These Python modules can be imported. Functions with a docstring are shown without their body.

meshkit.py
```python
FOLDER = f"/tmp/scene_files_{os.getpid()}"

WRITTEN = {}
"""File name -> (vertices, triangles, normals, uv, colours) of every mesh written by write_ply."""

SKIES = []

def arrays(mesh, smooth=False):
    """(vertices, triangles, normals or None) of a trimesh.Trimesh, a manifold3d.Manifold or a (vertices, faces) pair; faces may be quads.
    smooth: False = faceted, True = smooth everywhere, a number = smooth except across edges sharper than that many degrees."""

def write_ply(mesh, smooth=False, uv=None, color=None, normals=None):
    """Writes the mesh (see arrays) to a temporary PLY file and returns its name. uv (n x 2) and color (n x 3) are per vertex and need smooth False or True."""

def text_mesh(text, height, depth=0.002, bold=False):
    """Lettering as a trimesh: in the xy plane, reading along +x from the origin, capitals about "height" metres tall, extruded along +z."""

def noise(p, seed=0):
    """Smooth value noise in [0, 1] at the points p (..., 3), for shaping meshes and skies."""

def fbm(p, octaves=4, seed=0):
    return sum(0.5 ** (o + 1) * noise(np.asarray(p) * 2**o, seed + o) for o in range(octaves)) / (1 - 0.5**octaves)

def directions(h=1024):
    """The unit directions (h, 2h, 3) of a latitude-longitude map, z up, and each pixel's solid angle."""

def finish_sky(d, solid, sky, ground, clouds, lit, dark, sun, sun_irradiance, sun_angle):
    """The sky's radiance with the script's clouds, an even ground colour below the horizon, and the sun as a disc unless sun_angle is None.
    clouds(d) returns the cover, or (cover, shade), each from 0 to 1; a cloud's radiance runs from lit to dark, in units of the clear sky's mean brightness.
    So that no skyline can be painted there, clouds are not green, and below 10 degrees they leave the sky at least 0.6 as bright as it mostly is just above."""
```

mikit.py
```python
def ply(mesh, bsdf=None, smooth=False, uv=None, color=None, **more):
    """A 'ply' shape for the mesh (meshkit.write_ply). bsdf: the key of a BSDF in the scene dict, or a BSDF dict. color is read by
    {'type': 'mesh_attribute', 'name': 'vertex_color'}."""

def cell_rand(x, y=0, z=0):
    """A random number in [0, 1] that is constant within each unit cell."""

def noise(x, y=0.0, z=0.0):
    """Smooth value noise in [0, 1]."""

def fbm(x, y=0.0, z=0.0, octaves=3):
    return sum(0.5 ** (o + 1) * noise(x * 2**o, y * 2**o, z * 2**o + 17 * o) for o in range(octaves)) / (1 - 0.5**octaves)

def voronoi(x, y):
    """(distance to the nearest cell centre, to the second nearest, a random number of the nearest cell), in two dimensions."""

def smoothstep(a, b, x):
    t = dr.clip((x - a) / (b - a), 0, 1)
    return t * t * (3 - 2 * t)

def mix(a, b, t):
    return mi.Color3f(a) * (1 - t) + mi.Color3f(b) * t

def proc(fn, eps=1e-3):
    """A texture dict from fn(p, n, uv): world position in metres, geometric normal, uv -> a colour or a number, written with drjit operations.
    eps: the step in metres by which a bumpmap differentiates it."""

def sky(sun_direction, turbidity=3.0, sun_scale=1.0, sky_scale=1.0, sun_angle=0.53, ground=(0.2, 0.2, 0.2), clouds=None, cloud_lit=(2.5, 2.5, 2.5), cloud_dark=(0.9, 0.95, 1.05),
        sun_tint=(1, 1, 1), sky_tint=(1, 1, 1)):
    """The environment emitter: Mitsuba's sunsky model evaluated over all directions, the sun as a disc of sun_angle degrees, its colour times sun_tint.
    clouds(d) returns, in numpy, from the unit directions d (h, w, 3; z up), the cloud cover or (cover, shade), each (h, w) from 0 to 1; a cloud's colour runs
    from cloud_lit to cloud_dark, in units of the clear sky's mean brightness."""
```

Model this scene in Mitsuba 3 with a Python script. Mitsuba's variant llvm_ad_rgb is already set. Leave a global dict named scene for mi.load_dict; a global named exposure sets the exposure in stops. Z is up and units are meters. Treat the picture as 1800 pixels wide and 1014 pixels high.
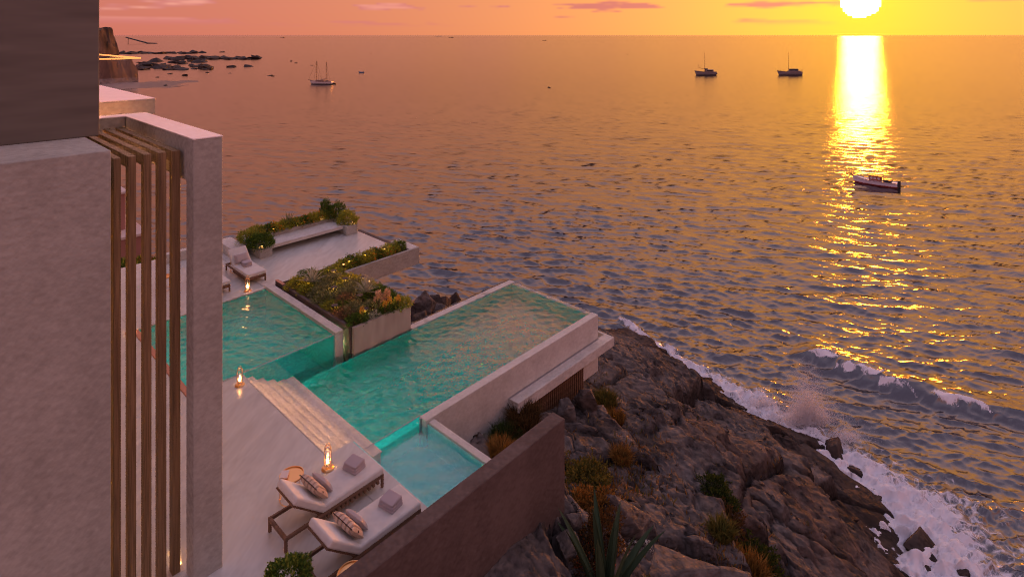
import math, numpy as np, drjit as dr, mitsuba as mi, mikit, trimesh, manifold3d
from meshkit import fbm as nfbm, noise as nnoise
from mikit import proc, fbm, noise, voronoi, smoothstep, mix, cell_rand
from scipy.interpolate import RBFInterpolator, RegularGridInterpolator
from scipy.spatial import cKDTree

T = mi.ScalarTransform4f
scene, labels = {}, {}

# ------------------------------------------------------------------ camera, sky, exposure
# World axes follow the house: x runs out to sea along the pool, y along the facade, z up, deck at z = 0.
F = 1016.0
AX = math.atan2(943.0, F)
FW = np.array([math.cos(AX), math.sin(AX), 0.0])
RT = np.array([math.sin(AX), -math.cos(AX), 0.0])
scene['camera'] = {'type': 'perspective', 'fov': 2 * math.degrees(math.atan(900 / F)), 'fov_axis': 'x',
    'principal_point_offset_y': (507 - 62.8) / 1014.0, 'near_clip': 0.05, 'far_clip': 1500000.0,
    'to_world': T().look_at(origin=[0, 0, 10], target=[float(FW[0]), float(FW[1]), 10], up=[0, 0, 1])}
SUN_AZ, SUN_EL = math.atan2(612, F), math.radians(3.05)
SUN = (FW * math.cos(SUN_AZ) + RT * math.sin(SUN_AZ)) * math.cos(SUN_EL) + np.array([0, 0, math.sin(SUN_EL)])


def sky_haze(d):
    """Sunset haze: a thick veil low down that thins upwards, with a few small clouds."""
    el = np.degrees(np.arcsin(np.clip(d[..., 2], -1, 1)))
    flat = d[..., :2] / np.maximum(np.linalg.norm(d[..., :2], axis=-1, keepdims=True), 1e-6)
    az = np.degrees(np.arccos(np.clip(flat @ (SUN[:2] / np.linalg.norm(SUN[:2])), -1, 1)))
    cover = 0.22 + 0.75 * np.exp(-(el / 36.0) ** 4)
    ang = np.degrees(np.arccos(np.clip(d @ SUN, -1, 1)))
    shade = 0.36 * (1 - np.exp(-ang / 6.0)) + 0.64 * (1 - np.exp(-ang / 30.0))
    shade = shade * (1 - .10 * np.clip((el - 3) / 14.0, 0, 1))
    q = np.stack([d[..., 0] * 7, d[..., 1] * 7, d[..., 2] * 60], -1)
    n = nfbm(q, 5, 3)
    puff = np.clip((n - 0.57) / 0.08, 0, 1) * np.clip((el - 0.9) / 1.0, 0, 1) * np.exp(-(el / 9.0) ** 2)
    shade = np.clip(shade + 0.75 * puff * np.exp(-(az / 60.0) ** 2), 0, 1)
    return np.clip(cover - 0.30 * puff * np.clip(az / 60.0 - .4, 0, 1), 0, 0.97), shade


scene['sky'] = mikit.sky(SUN.tolist(), turbidity=4, sun_scale=0.40, sun_angle=2.9, sun_tint=(1.0, 0.66, 0.42), sky_scale=2.3, sky_tint=(1.08, .82, 1.05),
    clouds=sky_haze, cloud_lit=(1.95, .88, 0.0), cloud_dark=(.60, .142, .152), ground=(0.5, 0.36, 0.34))
exposure = 3.85
SEA = -11.0
rng = np.random.default_rng(7)


def RD(r, d, z=None):
    """Metres to the right of / ahead along the sea axis -> world x, y."""
    p = np.multiply.outer(np.asarray(r, float), RT[:2]) + np.multiply.outer(np.asarray(d, float), FW[:2])
    return p if z is None else np.concatenate([p, np.broadcast_to(np.asarray(z, float), p.shape[:-1])[..., None]], -1)


# ------------------------------------------------------------------ helpers
def fresh(name):
    n, k = name, 0
    while n in labels or n in scene or any(x.startswith(n + '__') for x in scene):
        k += 1
        n = f'{name}_{k:03d}'
    return n


def thing(name, label=None, cat=None, group=None, kind=None):
    key = fresh(name)
    e = {}
    if label: e['label'] = label
    if cat: e['category'] = cat
    if group: e['group'] = group
    if kind: e['kind'] = kind
    labels[key] = e
    return key


def put(key, mesh, bsdf, smooth=False, label=None, kind=None, **kw):
    scene[key] = mikit.ply(mesh, bsdf, smooth, **kw)
    if label or kind:
        labels.setdefault(key, {})
        if label: labels[key]['label'] = label
        if kind: labels[key]['kind'] = kind
    return key


def part(parent, name, mesh, bsdf, smooth=False, label=None, kind=None, **kw):
    n, k = f'{parent}__{name}', 0
    while n in scene:
        k += 1
        n = f'{parent}__{name}_{k:03d}'
    return put(n, mesh, bsdf, smooth, label, kind, **kw)


def solo(name, mesh, bsdf, label, cat, smooth=False, group=None, kind=None, **kw):
    key = thing(name, label, cat, group, kind)
    return put(key, mesh, bsdf, smooth, **kw)


def struct(name, mesh, bsdf, label, smooth=False, **kw):
    key = thing(name, label, None, None, 'structure')
    return put(key, mesh, bsdf, smooth, **kw)


def hull(pts):
    return trimesh.convex.convex_hull(np.asarray(pts, float))


def box(lo, hi, c=0.012):
    """A box with chamfered edges."""
    lo, hi = np.minimum(lo, hi).astype(float), np.maximum(lo, hi).astype(float)
    c = min(c, 0.3 * float((hi - lo).min()))
    if c <= 0: return trimesh.creation.box(bounds=[lo, hi])
    pts = []
    for sx in (0, 1):
        for sy in (0, 1):
            for sz in (0, 1):
                s = np.array([sx, sy, sz])
                base = np.where(s, hi, lo)
                inn = np.where(s, -c, c)
                for k in range(3):
                    o = inn.copy(); o[k] = 0
                    pts.append(base + o)
    return hull(pts)


def sheet(a, b):
    """An upright pane between two lower / upper corners."""
    v = [[a[0], a[1], a[2]], [b[0], b[1], a[2]], [b[0], b[1], b[2]], [a[0], a[1], b[2]]]
    return trimesh.Trimesh(v, [[0, 1, 2], [0, 2, 3]], process=False)


def cat_(ms):
    ms = [m if isinstance(m, trimesh.Trimesh) else trimesh.Trimesh(m[0], m[1], process=False) for m in ms]
    return trimesh.util.concatenate(ms)


def tube(pts, rad, sides=8, cap=True):
    p = np.asarray(pts, float)
    n = len(p)
    r = np.broadcast_to(np.asarray(rad, float), (n,))
    t = np.gradient(p, axis=0)
    t /= np.linalg.norm(t, axis=1, keepdims=True) + 1e-12
    ref = np.where(np.abs(t[:, 2:]) < 0.9, [[0, 0, 1.0]], [[1.0, 0, 0]])
    a = np.cross(t, ref); a /= np.linalg.norm(a, axis=1, keepdims=True)
    b = np.cross(t, a)
    ang = np.arange(sides) * 2 * np.pi / sides
    v = (p[:, None] + r[:, None, None] * (np.cos(ang)[None, :, None] * a[:, None] + np.sin(ang)[None, :, None] * b[:, None])).reshape(-1, 3)
    i, j = np.meshgrid(np.arange(n - 1), np.arange(sides), indexing='ij')
    q = np.stack([i * sides + j, i * sides + (j + 1) % sides, (i + 1) * sides + (j + 1) % sides, (i + 1) * sides + j], -1).reshape(-1, 4)
    f = np.vstack([q[:, [0, 2, 1]], q[:, [0, 3, 2]]])
    if cap:
        k = len(v)
        v = np.vstack([v, p[0], p[-1]])
        j = np.arange(sides); jn = (j + 1) % sides
        f = np.vstack([f, np.stack([np.full(sides, k), j, jn], 1), np.stack([np.full(sides, k + 1), (n - 1) * sides + jn, (n - 1) * sides + j], 1)])
    return trimesh.Trimesh(v, f, process=False)


def lathe(profile, c=(0, 0, 0), sides=24):
    m = trimesh.creation.revolve(np.asarray(profile, float), sections=sides)
    m.apply_translation(c)
    return m


def moved(m, loc=(0, 0, 0), rz=0.0, pre=None):
    m = m.copy()
    if pre is not None: m.apply_transform(pre)
    if rz: m.apply_transform(trimesh.transformations.rotation_matrix(rz, [0, 0, 1]))
    m.apply_translation(loc)
    return m


def rot(m, ang, axis, point=(0, 0, 0)):
    m = m.copy()
    m.apply_transform(trimesh.transformations.rotation_matrix(ang, axis, point))
    return m


def grid_faces(nu, nv):
    i, j = np.meshgrid(np.arange(nu - 1), np.arange(nv - 1), indexing='ij')
    return np.stack([i * nv + j, (i + 1) * nv + j, (i + 1) * nv + j + 1, i * nv + j + 1], -1).reshape(-1, 4)


def rgb(*c): return {'type': 'rgb', 'value': list(c)}


# ------------------------------------------------------------------ materials
def bump(inner, fn, scale=1.0, eps=2e-3):
    return {'type': 'bumpmap', 'arbitrary': proc(fn, eps), 'scale': scale, 'bsdf': inner}


def mat(name, d, two=True):
    scene[name] = {'type': 'twosided', 'bsdf': d} if two else d
    return name


def plaster(lo, hi, f=1.3):
    def fn(p, n, uv):
        a = fbm(p.x * f, p.y * f, p.z * f, 4)
        b = fbm(p.x * 13, p.y * 13, p.z * 13, 4)
        w = fbm(p.x * 2.6, p.y * 2.6, p.z * .16, 3)
        return mix(lo, hi, dr.clip(dr.clip(0.34 * a + 0.46 * b + .20 * w, 0, 1) * 3.2 - 1.1, 0, 1))
    return fn


stucco_bump = lambda p, n, uv: 0.022 * fbm(p.x * 20, p.y * 20, p.z * 20, 3)
fine_bump = lambda p, n, uv: 0.004 * fbm(p.x * 7, p.y * 7, p.z * 7, 4)
mat('wall_plaster', bump({'type': 'principled', 'base_color': proc(plaster((.27, .285, .265), (.395, .42, .395), 0.9)), 'roughness': .8, 'specular': .3}, stucco_bump))


def dark_plaster(p, n, uv):
    a = fbm(p.x * .8, p.y * .8, p.z * 5, 4)
    return mix((.11, .108, .098), (.17, .168, .152), a * 1.5 - .25)


mat('dark_plaster', bump({'type': 'principled', 'base_color': proc(dark_plaster), 'roughness': .75, 'specular': .3}, fine_bump))
mat('umber_plaster', bump({'type': 'principled', 'base_color': proc(plaster((.075, .058, .055), (.118, .095, .09), 1.1)), 'roughness': .8, 'specular': .3}, stucco_bump))


def deck_col(p, n, uv):
    u, v = p.x * .8 + p.y * .6, p.y * .8 - p.x * .6
    w = fbm(p.x * .7, p.y * .7, 3.1, 3)
    a = fbm(u * .5 + w * 2, v * 2.2 + w * 3, 0.5, 5)
    b = fbm(u * 2 + w * 4, v * 9, 5.5, 4)
    return mix((.345, .37, .36), (.54, .58, .565), dr.clip(.6 * a + .4 * b, 0, 1) * 1.7 - .35)


mat('deck_cement', bump({'type': 'principled', 'base_color': proc(deck_col), 'roughness': .28, 'specular': .5}, fine_bump, .5))
mat('pale_cement', bump({'type': 'principled', 'base_color': proc(plaster((.40, .41, .39), (.53, .545, .525), 2.0)), 'roughness': .5, 'specular': .45}, fine_bump))


def board_col(p, n, uv):
    u = p.x + p.y
    c = cell_rand(dr.floor(u / .62), 3, 1)
    a = fbm(p.x * 5, p.y * 5, p.z * 1.2, 4)
    return mix((.27, .225, .20), (.44, .385, .345), dr.clip(a * .8 + c * .25, 0, 1) * 1.5 - .3)


mat('lit_top', {'type': 'principled', 'base_color': proc(plaster((.84, .82, .82), (.92, .90, .90), 2.0)), 'roughness': .16, 'specular': .9})  # near-white colour stands in for the light on the villa tops
mat('cast_concrete', bump({'type': 'principled', 'base_color': proc(board_col), 'roughness': .7, 'specular': .35}, fine_bump))


def wood(c0, c1, axis):
    def fn(p, n, uv):
        q = [p.x, p.y, p.z]
        l = q.pop(axis)
        k = cell_rand(dr.floor(q[0] * 4), dr.floor(q[1] * 4), 2)
        a = fbm(q[0] * 60 + 5 * k, q[1] * 60, l * 1.6 + 7 * k, 4)
        b = noise(q[0] * 14, q[1] * 14, l * .5)
        return mix(c0, c1, dr.clip(.75 * a + .35 * b, 0, 1) * 1.8 - .45)
    return fn


wood_bump = lambda p, n, uv: .003 * fbm(p.x * 70, p.y * 70, p.z * 3, 3)
mat('fin_wood', bump({'type': 'principled', 'base_color': proc(wood((.08, .052, .022), (.27, .19, .092), 2)), 'roughness': .44, 'specular': .5}, wood_bump))
mat('teak', {'type': 'principled', 'base_color': proc(wood((.085, .048, .028), (.20, .12, .075), 0)), 'roughness': .55, 'specular': .4})
mat('fabric', bump({'type': 'principled', 'base_color': proc(lambda p, n, uv: mix((.50, .52, .51), (.60, .62, .61), fbm(p.x * 9, p.y * 9, p.z * 9, 3))), 'roughness': .9, 'sheen': .3, 'specular': .15},
    lambda p, n, uv: .0015 * fbm(p.x * 140, p.y * 140, p.z * 140, 2) + .012 * fbm(p.x * 5, p.y * 5, p.z * 5, 2)))


def stripes(p, n, uv):
    s = uv.x * 5.2
    fr = s - dr.floor(s)
    c = dr.select(fr < .38, mi.Color3f(.50, .40, .32), dr.select(fr < .62, mi.Color3f(.26, .22, .20), dr.select(fr < .8, mi.Color3f(.44, .27, .17), mi.Color3f(.52, .45, .38))))
    return c * (.85 + .3 * noise(p.x * 90, p.y * 90, p.z * 90))


mat('stripe_fabric', {'type': 'principled', 'base_color': proc(stripes), 'roughness': .9, 'specular': .15})
mat('grey_fabric', {'type': 'principled', 'base_color': rgb(.40, .37, .38), 'roughness': .9, 'sheen': .3, 'specular': .15})
mat('towel_cloth', bump({'type': 'principled', 'base_color': rgb(.36, .335, .37), 'roughness': .95, 'sheen': .4, 'specular': .1},
    lambda p, n, uv: .006 * fbm(p.x * 40, p.y * 40, p.z * 40, 3)))
mat('piping', {'type': 'diffuse', 'reflectance': rgb(.06, .04, .035)})
mat('brass', {'type': 'principled', 'base_color': rgb(.78, .48, .22), 'metallic': 1.0, 'roughness': .3})
mat('copper_trim', {'type': 'principled', 'base_color': rgb(.42, .19, .12), 'metallic': .0, 'roughness': .45})
mat('dark_metal', {'type': 'principled', 'base_color': rgb(.05, .045, .045), 'metallic': .6, 'roughness': .45})
mat('steel', {'type': 'principled', 'base_color': rgb(.32, .34, .38), 'metallic': .8, 'roughness': .35})
mat('paper', {'type': 'diffuse', 'reflectance': rgb(.66, .62, .62)})
mat('wax', {'type': 'principled', 'base_color': rgb(.7, .6, .45), 'roughness': .5})
scene['clear_pane'] = {'type': 'thindielectric', 'int_ior': 1.5}
scene['soft_pane'] = {'type': 'thindielectric', 'int_ior': 1.04}
scene['water_clear'] = {'type': 'dielectric', 'int_ior': 1.5, 'ext_ior': 1.0}


def tile_fn(lo, hi):
    def fn(p, n, uv):
        k = cell_rand(dr.floor(p.x * 14), dr.floor(p.y * 14), dr.floor(p.z * 14))
        return mix(lo, hi, dr.clip(.55 * k + .5 * fbm(p.x * .9, p.y * .9, p.z * .9, 3), 0, 1))
    return fn


mat('pool_tile', {'type': 'diffuse', 'reflectance': proc(tile_fn((.01, .46, .38), (.03, .76, .62)))})
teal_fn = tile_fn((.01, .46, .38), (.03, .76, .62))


def reflection_mosaic(p, n, uv):  # tiles turn sandy seaward: the orange sky reflection painted into the floor
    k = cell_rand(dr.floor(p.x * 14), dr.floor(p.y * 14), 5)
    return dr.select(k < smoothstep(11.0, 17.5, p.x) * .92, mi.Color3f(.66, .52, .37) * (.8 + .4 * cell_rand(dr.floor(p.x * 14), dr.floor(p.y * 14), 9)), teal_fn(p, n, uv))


mat('reflection_floor', {'type': 'diffuse', 'reflectance': proc(reflection_mosaic)})
mat('plunge_tile', {'type': 'diffuse', 'reflectance': proc(tile_fn((.16, .60, .62), (.34, .84, .86)))})
scene['leaf'] = {'type': 'principledthin', 'base_color': {'type': 'mesh_attribute', 'name': 'vertex_color'}, 'roughness': .55, 'diff_trans': .7, 'spec_trans': 0.0, 'eta': 1.4}
mat('bark', {'type': 'diffuse', 'reflectance': rgb(.10, .07, .05)})
mat('soil', {'type': 'diffuse', 'reflectance': rgb(.07, .05, .035)})


def rock_col(p, n, uv):
    w = fbm(p.x * .5, p.y * .5, p.z * .5, 3)
    a = fbm(p.x * 1.1 + 2 * w, p.y * 1.1, p.z * 3.2 + 2 * w, 5)
    b = fbm(p.x * 9, p.y * 9, p.z * 9, 4)
    c = mix((.020, .018, .018), (.150, .134, .126), dr.clip(dr.clip(.6 * a + .45 * b, 0, 1) * 2.3 - .72, 0, 1))
    rust = smoothstep(.50, .68, fbm(p.x * .35 + 9, p.y * .35, p.z * .5, 3))
    c = mix(c, c * mi.Color3f(1.0, .62, .42), rust * .5)
    wet = 1 - smoothstep(-10.2, -8.2, p.z + 1.6 * w)
    return mix(c, c * mi.Color3f(.36, .28, .24), wet)


rock_bump = lambda p, n, uv: .12 * fbm(p.x * 2.4, p.y * 2.4, p.z * 5, 5) + .15 * dr.abs(fbm(p.x * 6, p.y * 6, p.z * 10, 5) - .5)
mat('rock', bump({'type': 'principled', 'base_color': proc(rock_col), 'roughness': .7, 'specular': .35}, rock_bump, 1.0, 4e-3))
mat('cliff_rock', bump({'type': 'principled', 'base_color': proc(lambda p, n, uv: rock_col(p, n, uv) * (1 - .72 * dr.clip(uv.x - p.x, 0, 1))), 'roughness': .75, 'specular': .3}, rock_bump, 1.0, 4e-3))
mat('reef_rock', bump({'type': 'principled', 'base_color': proc(lambda p, n, uv: mix((.012, .010, .010), (.05, .036, .032), fbm(p.x * .3, p.y * .3, p.z * .3, 4))), 'roughness': .6, 'specular': .4},
    lambda p, n, uv: 1.2 * fbm(p.x * .5, p.y * .5, p.z * .5, 4), 1.0, .05))
mat('headland_rock', bump({'type': 'principled', 'base_color': proc(lambda p, n, uv: mix((.035, .026, .022), (.19, .135, .105), fbm(p.x * .11, p.y * .11, p.z * .045, 6) * 1.9 - .5)), 'roughness': .9, 'specular': .2},
    lambda p, n, uv: 5 * fbm(p.x * .12, p.y * .12, p.z * .06, 5), 1.0, .2))
mat('sand', {'type': 'principled', 'base_color': rgb(.10, .08, .075), 'roughness': .45, 'specular': .5})
mat('house_pink', {'type': 'diffuse', 'reflectance': rgb(.36, .19, .165)})
mat('house_trim', {'type': 'diffuse', 'reflectance': rgb(.60, .52, .50)})
for nm, c, r_ in (('hull_white', (.55, .57, .62), .3), ('hull_dark', (.03, .03, .035), .4), ('hull_backlit', (.20, .20, .23), .4), ('hull_red', (.20, .03, .02), .35), ('hull_pale', (.60, .66, .85), .35), ('cabin_red', (.30, .10, .06), .4), ('mast_wood', (.16, .08, .04), .5),  # the grey hull is the white one with backlit shade in its colour
                  ('hull_blue', (.20, .30, .50), .35), ('glass_dark', (.02, .025, .03), .1), ('sail_cloth', (.22, .15, .13), .8)):
    mat(nm, {'type': 'principled', 'base_color': rgb(*c), 'roughness': r_, 'specular': .5})


def ripple(p, n, uv):
    u = p.x * (-RT[0] * .34 + FW[0] * -.94) + p.y * (-RT[1] * .34 + FW[1] * -.94)
    v = p.x * (RT[0] * .94 - FW[0] * .34) + p.y * (RT[1] * .94 - FW[1] * .34)
    w = noise(u * .31, v * .17, 2.0)
    return .026 * fbm(u * 3.8 + w, v * 2.4, 0.0, 3) + .074 * noise(u * 1.1, v * .62, 4.0)


sea_body = {'type': 'roughplastic', 'int_ior': 2.3, 'alpha': .05, 'diffuse_reflectance': rgb(.012, .009, .015)}


def foam_mask(p, n, uv):
    cov = uv.x - p.x
    w = fbm(p.x * 1.3, p.y * 1.3, 1.7, 3)
    a, b, _ = voronoi(p.x * 2.2 + 2.2 * w, p.y * 2.2 - 2.2 * w)
    a2, b2, _ = voronoi(p.x * 7 + 3 * w, p.y * 7 + 2 * w)
    lace = dr.maximum(1 - smoothstep(.0, .30, b - a), .75 * (1 - smoothstep(.0, .28, b2 - a2)))
    t = .26 * lace + .74 * fbm(p.x * 3.4 + 3 * w, p.y * 3.4 - 2 * w, 8.0, 6)
    return dr.select(dr.abs(p.x) + dr.abs(p.y) < 300, smoothstep(.90 - cov, 1.25 - cov, t) * smoothstep(.02, .2, cov), 0.0)


scene['sea_water'] = {'type': 'twosided', 'bsdf': {'type': 'blendbsdf', 'weight': proc(foam_mask),
    'a': bump(sea_body, ripple, 1.0, .03), 'b': {'type': 'diffuse', 'reflectance': rgb(.72, .74, .80)}}}
mat('spray', {'type': 'diffuse', 'reflectance': rgb(.8, .8, .82)})


def emit(mesh_key, radiance):
    scene[mesh_key]['emitter'] = {'type': 'area', 'radiance': rgb(*radiance)}


TEAL = np.array([.65, 1.0, .95])
WARM = np.array([1.0, .42, .12])

# ------------------------------------------------------------------ cliff terrain (heights at r right, d ahead)
CTRL = []
for px, py, z in [(995,885,-1.05),(930,1000,-1.15),(1060,1010,-1.3),(1000,950,-1.15),(840,800,-1.9),(900,750,-2.2),(930,715,-2.5),(820,760,-2.0),
    (1000,700,-3.0),(1050,760,-2.9),(1040,690,-3.3),(1100,850,-2.2),(1150,950,-2.0),(1200,900,-2.9),(1250,1000,-2.6),(1120,760,-3.6),(1200,800,-4.0),
    (1300,900,-4.6),(1350,1000,-4.2),(1150,690,-4.8),(1080,620,-5.4),(1060,585,-6.6),(1120,600,-7.0),(1180,645,-7.3),(1240,700,-7.2),(1310,765,-7.3),(1250,760,-5.6),
    (1350,800,-7.4),(1400,800,-8.6),(1420,900,-6.6),(1450,850,-9.0),(1500,900,-9.3),(1500,1000,-8.2),(1550,930,-10.2),(1560,1010,-9.8),(1480,1200,-7.5),(1250,1300,-2.0),(1000,1300,-1.1),
    (1140,598,-10.7),(1215,655,-10.7),(1295,705,-10.7),(1350,745,-10.8),(1445,785,-11),(1500,840,-11),(1545,885,-11),(1600,960,-11),(1640,1014,-11),(1700,1200,-11),
    (1300,640,-13),(1450,720,-13),(1600,850,-13),(1750,1000,-13),(1200,570,-13),(1100,530,-13.5),(900,470,-13.5),
    (800,520,-11.6),(760,548,-10.3),(730,560,-9.5),(700,640,-7.5),(620,450,-13.5),(640,600,-6),(500,650,-4),(300,700,-3),(600,900,-2.4),(450,950,-2.5),(700,800,-3),(850,650,-4.2)]:
    d = (10 - z) * F / (py - 63)
    CTRL.append(((px - 900) * d / F, d, z))
CTRL = np.array(CTRL)
rbf = RBFInterpolator(CTRL[:, :2], CTRL[:, 2], kernel='thin_plate_spline', smoothing=.02)
gr, gd = np.arange(-7, 22, .066), np.arange(6.0, 48, .08)
cr, cd = gr[::6], gd[::6]
RR, DD = np.meshgrid(cr, cd, indexing='ij')
base = RegularGridInterpolator((cr, cd), rbf(np.stack([RR.ravel(), DD.ravel()], 1)).reshape(RR.shape), bounds_error=False, fill_value=None)
RR, DD = np.meshgrid(gr, gd, indexing='ij')
Q = np.stack([RR, DD], -1)
Z = base(Q)
P3 = np.stack([RR, DD, Z * 0], -1)


def cells(q, size, seed, stretch=(1, 1)):
    """Distance to the two nearest seeds, three random numbers per cell, the offset from its seed and the seed itself."""
    r_ = np.random.default_rng(seed)
    s = np.asarray(stretch) * size
    k = np.stack(np.meshgrid(np.arange(-16 / s[0] - 4, 30 / s[0] + 4), np.arange(-2, 60 / s[1] + 4), indexing='ij'), -1).reshape(-1, 2)
    k = (k + r_.random(k.shape)) * s
    dd_, ii = cKDTree(k / s).query(q / s, k=2, p=1.6)
    return dd_[..., 0], dd_[..., 1], r_.random((len(k), 3))[ii[..., 0]], q - k[ii[..., 0]], k[ii[..., 0]]


warp = (nfbm(P3 * .7, 4, 5)[..., None] - .5) * .9 + np.stack([nfbm(P3 * .7, 4, 11), nfbm(P3 * .7, 4, 23)], -1) * .8
ca, sa = math.cos(.5), math.sin(.5)
Qr = np.stack([Q[..., 0] * ca - Q[..., 1] * sa, Q[..., 0] * sa + Q[..., 1] * ca], -1) + [24, -2]
f1, f2, cr_, off, c1_ = cells(Qr + warp, 3.2, 1, (1.5, .85))
g1, g2, cg_, offg, c2_ = cells(Qr + warp, 1.0, 2, (1.3, .8))
unrot = lambda c: np.stack([(c[..., 0] - 24) * ca + (c[..., 1] + 2) * sa, -(c[..., 0] - 24) * sa + (c[..., 1] + 2) * ca], -1)
Zc, Zg = base(np.clip(unrot(c1_), [gr[0], gd[0]], [cr[-1], cd[-1]])), base(np.clip(unrot(c2_), [gr[0], gd[0]], [cr[-1], cd[-1]]))
amp = np.clip((Z + 12.4) / 2.5, .25, 1)
rough = np.clip(nfbm(P3 * .16, 2, 9) * 2.2 - .5, .2, 1)
crack = np.exp(-((f2 - f1) / .045) ** 2)
crack2 = np.exp(-((g2 - g1) / .07) ** 2) * np.clip(nfbm(P3 * .3, 2, 31) * 3 - 1.2, 0, 1)
Z0 = Z.copy()
lim = lambda x, m: np.clip(x, -m, m)
Z = Z + amp * (lim((Zc - Z0) * .42, .7) + (cr_[..., 0] - .5) * .40 + (cr_[..., 1] - .5) * off[..., 0] * .26 + (cr_[..., 2] - .5) * off[..., 1] * .34 - crack * .30)
Z = Z + amp * rough * (lim((Zg - Z0) * .20, .2) + (cg_[..., 0] - .5) * .09 + (cg_[..., 1] - .5) * offg[..., 0] * .22 - crack2 * .12)
h1, h2, ch_, offh, _ = cells(Qr + warp * .7, .42, 3, (1.3, .8))
crack3 = np.exp(-((h2 - h1) / .09) ** 2) * np.clip(nfbm(P3 * .6, 2, 33) * 4 - 1.6, 0, 1)
Z = Z + amp * (.35 + .65 * rough) * ((ch_[..., 0] - .5) * .05 + (ch_[..., 1] - .5) * offh[..., 0] * .38 + (ch_[..., 2] - .5) * offh[..., 1] * .38 - crack3 * .07)
ang = .95      # bedding planes run down the slope
al = RR * math.cos(ang) - DD * math.sin(ang); ac = RR * math.sin(ang) + DD * math.cos(ang)
st = np.stack([ac * 1.5, al * .22, Z * .8], -1)
bed = nfbm(st + warp.sum(-1)[..., None] * .12, 4, 41)
Z = Z + amp * ((bed - .5) * .25 + (nfbm(P3 * 3.2, 4, 43) - .5) * .10 + (nfbm(P3 * .30, 2, 45) - .5) * .9)
sv = (Z + .5 * nfbm(P3 * .35, 3, 48)) / .62
fr = sv - np.floor(sv)
Z = Z + amp * .62 * .55 * (np.clip((fr - .5) * 2.6 + .5, 0, 1) - fr) * np.clip(nfbm(P3 * .22, 2, 49) * 4 - 1.3, 0, 1)
Z = Z + amp * (nfbm(P3 * 5.5, 3, 46) - .5) * .06 - amp * np.abs(nfbm(P3 * 2.3, 3, 47) - .5) * .22
crack_dark = np.clip(np.maximum(np.maximum(crack, crack2 * .8), crack3 * .7), 0, 1)  # mask of the crack lines, darkens the rock colour along them
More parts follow.
